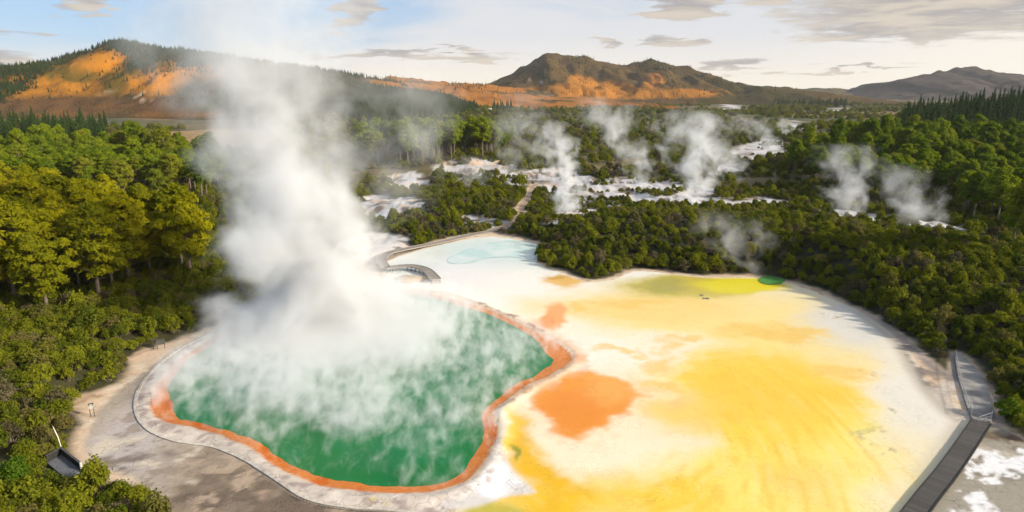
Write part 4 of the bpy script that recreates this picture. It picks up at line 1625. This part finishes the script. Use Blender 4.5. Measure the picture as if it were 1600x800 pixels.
wl_f = smooth_poly(wl, 2, False)
walk(bwk, wl_f, 1.12, 0.42, 0.10, M_PLANK, M_EDGE, 0.09, 0.14, 4)

arc = empty('boardwalk', (ARCWALK[0][0], ARCWALK[0][1], 0))
tag(arc, 'short arched grey boardwalk ending at the far pool edge', 'boardwalk')
walk(arc, smooth_poly(ARCWALK, 2, False), 1.25, 1.25, 0.14, M_PLANK2, M_GREYWOOD, 0.10, 0.14, 3)
back = [p for p in BACKWALK if p[1] < W(790, 360)[1]]
bk = empty('boardwalk', (back[0][0] , back[0][1], 0))
tag(bk, 'long grey boardwalk along the far edge of the white terrace', 'boardwalk')
walk(bk, back, 1.3, lambda x, y: max(gz(x, y) + 0.25, 1.25 - 0.012 * max(0, y - 178) * 2), 0.14, M_PLANK2, M_GREYWOOD, 0.10, 0.14, 3)
# brown bank held inside the arch
cx0, cy0 = W(640, 437)
nb_r, nb_a = 10, 36
vv, ff = [], []
for i in range(nb_r + 1):
    r_ = i / nb_r
    for k in range(nb_a):
        a = 2 * math.pi * k / nb_a
        wob = 1 + 0.12 * math.sin(3 * a + 1) + 0.08 * math.sin(7 * a)
        vv.append((cx0 + 4.6 * r_ * wob * math.cos(a), cy0 + 3.6 * r_ * wob * math.sin(a), 0.05 + 0.95 * (1 - r_ ** 2.2) - 0.3 * (r_ >= 1)))
for i in range(nb_r):
    for k in range(nb_a):
        ff.append((i * nb_a + k, (i + 1) * nb_a + k, (i + 1) * nb_a + (k + 1) % nb_a, i * nb_a + (k + 1) % nb_a))
M_BANK = noisy_mat('brown_bank', S((150, 124, 92)), S((206, 176, 140)), 1.2, 0.95, 0.6)
tag(add('bank', np_mesh('bank', vv, ff, M_BANK, True)), kind='structure', label='brown earth bank inside the arched boardwalk')

# grey lookout deck at the right
M_CONC = noisy_mat('grey_concrete', (0.17, 0.155, 0.14), (0.30, 0.28, 0.255), 0.35, 0.85, 0.2)
dk = empty('lookout_deck', (*DECK[6], 0))
tag(dk, 'grey paved lookout deck with a thin railing at the end of the dark boardwalk', 'lookout deck')
n = len(DECK)
dcen = np.mean(np.array(DECK), 0)
zt, zb_ = 0.34, -0.4
lv = [(x - dk.location.x, y - dk.location.y, zt) for x, y in DECK] + [(x - dk.location.x, y - dk.location.y, zb_) for x, y in DECK]
me = bpy.data.meshes.new('slab')
me.from_pydata(lv, [], [list(range(n)), list(range(2 * n - 1, n - 1, -1))] + [[i, i + n, (i + 1) % n + n, (i + 1) % n] for i in range(n)])
me.materials.append(M_CONC)
me.update()
bm_fix = me
add('slab', me, dk)
import bmesh


def fix_normals(me):
    bm = bmesh.new()
    bm.from_mesh(me)
    bmesh.ops.recalc_face_normals(bm, faces=bm.faces)
    bm.to_mesh(me)
    bm.free()


fix_normals(me)


def railing(root, line, z, hgt_, spacing, mat, name='railing'):
    rl = empty(name, (0, 0, 0))
    rl.parent = root
    pts = []
    for a, b in zip(line[:-1], line[1:]):
        k = max(1, int(math.hypot(b[0] - a[0], b[1] - a[1]) / spacing))
        pts += [(a[0] + (b[0] - a[0]) * i / k, a[1] + (b[1] - a[1]) * i / k) for i in range(k)]
    pts.append(line[-1])
    q = [(p[0] - root.location.x, p[1] - root.location.y) for p in pts]
    base = MB()
    base.tube([(0, 0, 0), (0, 0, hgt_)], 0.04, 6)
    first = None
    for x, y in q:
        if first is None:
            first = base.build('rail_post', mat, rl)
            o = first
        else:
            o = first.copy()
            COL.objects.link(o)
            o.parent = rl
        o.location = (x, y, z)
    for f in (1.0, 0.5):
        m2 = MB()
        m2.tube([(x, y, z + hgt_ * f) for x, y in q], 0.035 if f == 1 else 0.015, 5)
        m2.build('rail', mat, rl)
    return rl


def inset(poly, k=0.94):
    c = np.mean(np.array(poly), 0)
    return [(c[0] + (x - c[0]) * k, c[1] + (y - c[1]) * k) for x, y in poly]


DI = inset(DECK, 0.965)
railing(dk, [DI[0], DI[11], DI[10], DI[9]], zt, 1.05, 1.7, M_STEEL)
railing(dk, [DI[5], DI[6], DI[7], DI[8]], zt, 1.05, 1.5, M_STEEL)

# sunken lookout at the lower left
lk = empty('lookout_platform', (*LOOK_B, gz(*LOOK_B)))
tag(lk, 'small grey lookout platform with dark parapets among shrubs at the lower left', 'lookout')
LZ = lk.location.z


def lrel(p):
    return p[0] - lk.location.x, p[1] - lk.location.y


A_, B_, C_, D_ = (np.array(lrel(p)) for p in (LOOK_A, LOOK_B, LOOK_C, LOOK_D))
M_SLATE = noisy_mat('slate_grey_decking', (0.085, 0.088, 0.095), (0.15, 0.152, 0.16), 2.0, 0.75, 0.2, (1, 6, 1))
me = bpy.data.meshes.new('platform')
zt2 = 0.9
me.from_pydata([(*p, zt2) for p in (A_, B_, C_, D_)] + [(*p, -0.5) for p in (A_, B_, C_, D_)], [],
               [[0, 1, 2, 3], [7, 6, 5, 4]] + [[i, i + 4, (i + 1) % 4 + 4, (i + 1) % 4] for i in range(4)])
me.materials.append(M_SLATE)
fix_normals(me)
add('platform', me, lk)


def wall_between(a, b, name, z0, z1, th, mat, root):
    d = b - a
    L = float(np.hypot(*d))
    m2 = MB()
    c = (a + b) / 2
    m2.box((c[0], c[1], (z0 + z1) / 2), L, th, z1 - z0, math.atan2(d[1], d[0]))
    return m2.build(name, mat, root)


uBA, uBC = (A_ - B_) / np.hypot(*(A_ - B_)), (C_ - B_) / np.hypot(*(C_ - B_))
wall_between(B_ - uBC * 0.08 + uBA * 0.07, A_ - uBC * 0.08, 'parapet', 0.2, zt2 + 0.95, 0.14, M_EDGE, lk)
wall_between(B_ - uBA * 0.08 - uBC * 0.15, C_ - uBA * 0.08, 'parapet', 0.2, zt2 + 0.95, 0.14, M_EDGE, lk)
wall_between(B_ - uBC * 0.08 + uBA * 0.10, A_ - uBC * 0.08, 'parapet_cap', zt2 + 0.953, zt2 + 1.0, 0.26, M_WOOD, lk)
wall_between(B_ - uBA * 0.08 - uBC * 0.22, C_ - uBA * 0.08, 'parapet_cap', zt2 + 0.953, zt2 + 1.0, 0.26, M_WOOD, lk)
m2 = MB()
m2.tube([(C_[0] + uBC[0] * .2, C_[1] + uBC[1] * .2, -0.2), (C_[0] + uBC[0] * .2, C_[1] + uBC[1] * .2, zt2 + 1.15)], [0.16, 0.15], 8)
m2.build('corner_post', M_PALE, lk)
# the pale bent pole behind it
pb = W(99, 716)
pz = gz(*pb)
m2 = MB()
m2.tube([(0, 0, -.3), (-.05, 0, 1.6), (-.25, .05, 2.9), (-.55, .1, 3.9), (-.72, .1, 4.5)], [0.07, 0.06, 0.07, 0.06, 0.03], 7)
o = m2.build('bent_pole', M_PALE)
o.location = (*pb, pz)
tag(o, 'pale bent pole standing behind the dark parapets of the sunken lookout', 'pole')
sheet('path', SIDEPATH, gz(*SIDEPATH[2]) + 0.35, M_CONC, label='scrap of grey path at the left edge among shrubs')


# visitor signs beside the path
def info_sign(name, px, py, w_, h_, panel_mat, label, rz, post_h):
    x, y = W(px, py)
    r = empty(name, (x, y, gz(x, y)), rz)
    tag(r, label, 'sign')
    for s in (-1, 1):
        m2 = MB()
        m2.box((s * w_ * .42, 0, post_h / 2 - .2), .10, .10, post_h + .4)
        m2.build('post', M_POST, r)
    m2 = MB()
    m2.box((0, -0.075, post_h - h_ / 2 - .05), w_, .04, h_, 0, Matrix.Rotation(R(-18), 3, 'X'))
    p = m2.build('panel', panel_mat, r)
    m2 = MB()
    m2.box((0, 0.0, post_h + 0.04), w_ + .15, .24, .06)
    m2.build('cap_board', M_POST, r)


M_PANEL = noisy_mat('pale_panel', (0.22, 0.22, 0.2), (0.42, 0.41, 0.38), 3.0, 0.5, 0.05)
M_DPANEL = noisy_mat('dark_panel', (0.05, 0.05, 0.045), (0.09, 0.085, 0.07), 3.0, 0.6, 0.05)
info_sign('information_sign', 145, 651, 0.6, 0.7, M_PANEL, 'pale information sign on dark posts by the scrub left of the grey path', 0.5, 2.1)
info_sign('information_sign', 252, 545, 1.5, 0.9, M_DPANEL, 'dark information sign at the scrub edge where the path curves away', 0.35, 1.9)
x, y = W(240, 545)
m2 = MB()
m2.tube([(0, 0, -.3), (0, 0, 1.55), (0, 0, 1.62)], [.11, .10, .06], 8)
o = m2.build('bollard', M_POST)
o.location = (x, y, gz(x, y))
tag(o, 'single dark timber post left of the dark information sign', 'post')

# low picket edging at the bottom of the kerb
KB = [p for p in offset_line(KERB, -0.55) if W(465, 775)[1] > p[1]]
KB = [p for p in KB if W(440, 760)[0] < p[0] < W(640, 800)[0]]
KBf = []
for a, b in zip(KB[:-1], KB[1:]):
    k = max(1, int(math.hypot(b[0] - a[0], b[1] - a[1]) / 0.42))
    KBf += [(a[0] + (b[0] - a[0]) * i / k, a[1] + (b[1] - a[1]) * i / k) for i in range(k)]
KBf = KBf[:96]
if KBf:
    pf = empty('picket_edging', (*KBf[0], gz(*KBf[0])))
    tag(pf, 'low timber picket edging along the path below the green pool', 'fence')
    base = MB()
    base.box((0, 0, .1), .07, .07, .62)
    first = None
    for x, y in KBf:
        if first is None:
            first = o = base.build('picket', M_GREYWOOD, pf)
        else:
            o = first.copy()
            COL.objects.link(o)
            o.parent = pf
        o.location = (x - pf.location.x, y - pf.location.y, gz(x, y) - pf.location.z)
    m2 = MB()
    m2.tube([(x - pf.location.x, y - pf.location.y, gz(x, y) - pf.location.z + .36) for x, y in KBf], .035, 5)
    m2.build('rail', M_GREYWOOD, pf)


# far farm buildings
def shed(px, py, w_, d_, h_, roof_col, label, rz=0.0):
    x, y, z = ground_at(px, py)
    r = empty('farm_building', (x, y, z - 0.5), rz)
    tag(r, label, 'building')
    mw = noisy_mat('shed_wall', S((214, 204, 186)), S((232, 224, 210)), 0.5, 0.8, 0.1)
    mr = noisy_mat('shed_roof', S(roof_col), S(tuple(int(c * .88) for c in roof_col)), 0.5, 0.6, 0.1)
    m2 = MB()
    m2.box((0, 0, h_ / 2), w_, d_, h_)
    m2.build('wall', mw, r)
    e = 0.6
    v = [(-w_ / 2 - e, -d_ / 2 - e, h_ - .1), (w_ / 2 + e, -d_ / 2 - e, h_ - .1), (w_ / 2 + e, 0, h_ + d_ * .3), (-w_ / 2 - e, 0, h_ + d_ * .3),
         (-w_ / 2 - e, d_ / 2 + e, h_ - .1), (w_ / 2 + e, d_ / 2 + e, h_ - .1)]
    me = bpy.data.meshes.new('roof')
    me.from_pydata(v, [], [[0, 1, 2, 3], [3, 2, 5, 4], [0, 3, 4], [1, 5, 2], [0, 4, 5, 1]])
    me.materials.append(mr)
    fix_normals(me)
    add('roof', me, r)
    md = noisy_mat('shed_opening', (0.03, 0.03, 0.03), (0.05, 0.05, 0.05), 0.5, 0.5, 0.0)
    for s in (-.28, .05):
        m2 = MB()
        m2.box((w_ * s, -d_ / 2 - .02, h_ * .45), w_ * .14, .06, h_ * .5)
        m2.build('window', md, r)
    m2 = MB()
    m2.box((w_ * .33, -d_ / 2 - .02, h_ * .38), w_ * .12, .06, h_ * .74)
    m2.build('door', md, r)


shed(698, 180, 13, 9, 5.5, (170, 70, 52), 'small red roofed farm building beyond the pines', 0.2)
shed(766, 174, 20, 8, 5.0, (226, 220, 208), 'long white roofed farm building right of the red roofed one', 0.15)
shed(28, 222, 12, 8, 5.5, (214, 214, 214), 'pale roofed building among the dark conifers at the far left', -0.3)


# ------------------------------------------------------------------ steam
def steam(label, name, base, H, prof, dens, feat, density, edge=1.0, seed=0.0, col=(0.98, 0.98, 0.98), group=None, aniso=0.0, detail=4.0, soft=0.95, thr=0.0):
    """prof: (u, dx, dy, radius) with u from 0 at the vent to 1 at the top"""
    me = bpy.data.meshes.new(name)
    v, f = [], []
    ns = 18
    us = np.linspace(0, 1, 15)
    pu = [p[0] for p in prof]
    for u in us:
        dx, dy, rr = (float(np.interp(u, pu, [p[i] for p in prof])) for i in (1, 2, 3))
        rr = rr * 1.28 + 0.3
        for k in range(ns):
            a = 2 * math.pi * k / ns
            v.append((dx + rr * math.cos(a), dy + rr * math.sin(a), u * H))
    for i in range(len(us) - 1):
        for k in range(ns):
            f.append([i * ns + k, i * ns + (k + 1) % ns, (i + 1) * ns + (k + 1) % ns, (i + 1) * ns + k])
    f.append(list(range(ns))[::-1])
    f.append([(len(us) - 1) * ns + k for k in range(ns)])
    me.from_pydata(v, [], f)
    me.update()
    m, nb, o = new_mat(name)
    tcn = nb.new('ShaderNodeTexCoord')
    pos = tcn.outputs['Object']
    sp_ = nb.new('ShaderNodeSeparateXYZ')
    nb.link(pos, sp_.inputs[0])
    u = nb.math('DIVIDE', sp_.outputs[2], H)
    mx = max(max(abs(p[1]), abs(p[2]), p[3]) for p in prof)
    ax = nb.math('MULTIPLY', nb.math('SUBTRACT', nb.fcurve(u, [(p[0], 0.5 + 0.5 * p[1] / mx) for p in prof]), 0.5), 2 * mx)
    ay = nb.math('MULTIPLY', nb.math('SUBTRACT', nb.fcurve(u, [(p[0], 0.5 + 0.5 * p[2] / mx) for p in prof]), 0.5), 2 * mx)
    rr = nb.math('MULTIPLY', nb.fcurve(u, [(p[0], p[3] / mx) for p in prof]), mx)
    dx = nb.math('SUBTRACT', sp_.outputs[0], ax)
    dy = nb.math('SUBTRACT', sp_.outputs[1], ay)
    d = nb.math('DIVIDE', nb.math('SQRT', nb.math('ADD', nb.math('MULTIPLY', dx, dx), nb.math('MULTIPLY', dy, dy))), rr)
    off = nb.vmath('ADD', pos, (seed * 31.7, seed * 17.3, seed * 57.1))
    nz = nb.noise(off, 1.0 / feat, detail, 0.55, 0.35)
    s = nb.math('ADD', nb.math('SUBTRACT', 0.72, d), nb.math('MULTIPLY', nb.math('SUBTRACT', nz, 0.5), 2.6 * edge))
    s = nb.smooth(s, thr, thr + soft)
    s = nb.math('MULTIPLY', s, nb.smooth(d, 1.26, 1.0))
    dn = nb.math('MULTIPLY', nb.fcurve(u, dens), density)
    s = nb.math('MULTIPLY', s, nb.math('MAXIMUM', dn, 0.0))
    pv = nb.new('ShaderNodeVolumePrincipled')
    pv.inputs['Color'].default_value = (*col, 1)
    pv.inputs['Anisotropy'].default_value = aniso
    nb.link(s, pv.inputs['Density'])
    nb.link(pv.outputs[0], o.inputs['Volume'])
    me.materials.append(m)
    ob = add(name, me)
    ob.location = base
    tag(ob, label, 'steam', group)
    return ob


bx, by = W(490, 512)
steam('great white column of steam rising from the green pool', 'steam_column', (bx, by, -0.1), 92.0,
      [(0.0, 2.0, 0, 30.0), (0.05, 1.5, 0, 28.0), (0.13, 0.5, 0, 24.0), (0.22, -1.0, 0, 22.0), (0.34, -3, 0, 20.5), (0.46, -5.0, 0, 23.0), (0.6, -8.0, 0, 31.0), (0.75, -8, 0, 40.0), (1.0, -6, 0, 50.0)],
      [(0, .8), (0.06, 1.1), (0.22, 1.1), (0.36, 0.75), (0.48, 0.44), (0.62, 0.24), (0.8, 0.14), (1.0, 0.0)], 9.0, 0.42, 0.72, 1.0, detail=5.0, soft=1.15, aniso=0.15)
steam('thin grey drift of steam hanging right of the great column', 'steam_drift', (bx + 12, by + 12, 16.0), 40.0,
      [(0.0, 0, 0, 7.0), (0.3, 4, 0, 11.0), (0.6, 7, 0, 15.0), (1.0, 8, 0, 17.0)],
      [(0, 0), (0.25, .7), (0.6, 1.0), (0.85, .4), (1.0, 0.0)], 8.0, 0.035, 1.2, 2.0)


def plume(px, py, tx, ty, r0, r1, density, label, seed, lean=None, edge=1.1, dens=None, col=(0.98, 0.98, 0.98), dz=0.0):
    x, y, z = ground_at(px, py)
    k = y / math.cos(PITCH) / FPX * 1.22
    dxr, dyr, dzr = ray(tx, ty)
    tz = CAM_H + dzr * y / dyr
    H = max(3.0, tz - z) * 1.3
    sx = (dxr * y / dyr - x)
    a, b = r0 * k, r1 * k
    steam(label, 'steam_plume', (x, y, z - 0.4 + dz), H,
          [(0, 0, 0, a * .75), (0.25, sx * .12, 0, a * .7 + b * .2), (0.55, sx * .45, 0, a * .4 + b * .6), (1.0, sx * 1.1, 0, b)],
          dens or [(0, .9), (0.15, 1.0), (0.5, .8), (0.8, .5), (1.0, 0.0)], max(1.2, (a + b) * 0.30), 0.95 * density / max(a, 1), edge * 1.35, seed, col, 'steam plumes over the white slopes')


plume(888, 342, 864, 222, 27, 30, 2.3, 'tall steam plume from the left end of the white slopes', 3)
plume(1000, 292, 934, 182, 22, 46, 0.9, 'steam plume leaning left behind the middle of the white slopes', 4)
plume(1092, 322, 1082, 205, 24, 58, 1.5, 'broad steam plume at the right end of the white slopes', 5)
plume(1150, 284, 1128, 240, 20, 26, 0.8, 'small puff of steam right of the broad plume', 6)
plume(1325, 345, 1322, 250, 30, 46, 0.75, 'pale beige steam puff in front of the right pines', 7, edge=1.3)
plume(1440, 368, 1392, 280, 36, 50, 0.75, 'low steam puff above the white stream at the right', 8, edge=1.3)
plume(1180, 425, 1120, 352, 34, 60, 0.40, 'thin steam veil drifting over the bush knoll', 9, edge=1.4)
plume(815, 268, 818, 170, 34, 48, 0.45, 'faint grey steam veil left of the white slopes', 10, edge=1.3)
plume(1215, 245, 1165, 196, 16, 30, 0.6, 'thin slanting steam wisp on the far scrub slope', 11, edge=1.4)
plume(1228, 214, 1222, 190, 9, 16, 0.7, 'tiny steam wisp high on the far scrub slope', 12, edge=1.3)
plume(735, 292, 745, 252, 26, 34, 0.45, 'low steam haze over the pale slope right of the great column', 13, edge=1.3)

# mist lying on the pool
me = bpy.data.meshes.new('pool_mist')
MP = smooth_poly(inset(POOL[::4], 1.0), 2)
cxm, cym = W(500, 520)
n = len(MP)
HM = 6.0
me.from_pydata([(x - cxm, y - cym, 0.0) for x, y in MP] + [(x - cxm, y - cym, HM) for x, y in MP], [],
               [list(range(n)), list(range(2 * n - 1, n - 1, -1))] + [[i, i + n, (i + 1) % n + n, (i + 1) % n] for i in range(n)])
fix_normals(me)
m, nb, o = new_mat('pool_mist')
tcn = nb.new('ShaderNodeTexCoord')
pos = tcn.outputs['Object']
sp_ = nb.new('ShaderNodeSeparateXYZ')
nb.link(pos, sp_.inputs[0])
warp = nb.vmath('MULTIPLY', pos, (1.0, 0.62, 0.8))
nz = nb.noise(warp, 0.5, 5.0, 0.64, 0.4)
nz2 = nb.noise(pos, 0.07, 2.0, 0.5, 0.0)
d = nb.math('SQRT', nb.math('ADD', nb.math('POWER', nb.math('DIVIDE', sp_.outputs[0], 34.0), 2.0), nb.math('POWER', nb.math('DIVIDE', nb.math('SUBTRACT', sp_.outputs[1], 6.0), 46.0), 2.0)))
cover = nb.smooth(d, 0.1, 1.35, 0.98, 0.06)
s = nb.math('ADD', nb.math('ADD', cover, nb.math('MULTIPLY', nb.math('SUBTRACT', nz, 0.5), 2.4)), nb.math('MULTIPLY', nb.math('SUBTRACT', nz2, 0.5), 1.4))
s = nb.smooth(s, 0.0, 0.9)
s = nb.math('MULTIPLY', s, nb.smooth(sp_.outputs[2], HM, 0.6))
s = nb.math('MULTIPLY', s, 0.30)
pv = nb.new('ShaderNodeVolumePrincipled')
pv.inputs['Color'].default_value = (0.98, 0.98, 0.98, 1)
nb.link(s, pv.inputs['Density'])
nb.link(pv.outputs[0], o.inputs['Volume'])
me.materials.append(m)
o = add('pool_mist', me)
o.location = (cxm, cym, -0.1)
tag(o, 'ragged white mist lying on the green water', 'mist', None, 'stuff')


# ------------------------------------------------------------------ the air between here and the hills
m2 = MB()
m2.box((0, 3450, 215), 11600, 7800, 570)
m, nb, o = new_mat('haze')
pv = nb.new('ShaderNodeVolumePrincipled')
pv.inputs['Color'].default_value = (0.94, 0.94, 0.94, 1)
pv.inputs['Density'].default_value = 0.00003
nb.link(pv.outputs[0], o.inputs['Volume'])
ob = m2.build('haze', m)
tag(ob, 'thin evening haze over the plain', None, None, 'stuff')
print('GROUND', Z.min(), Z.max())
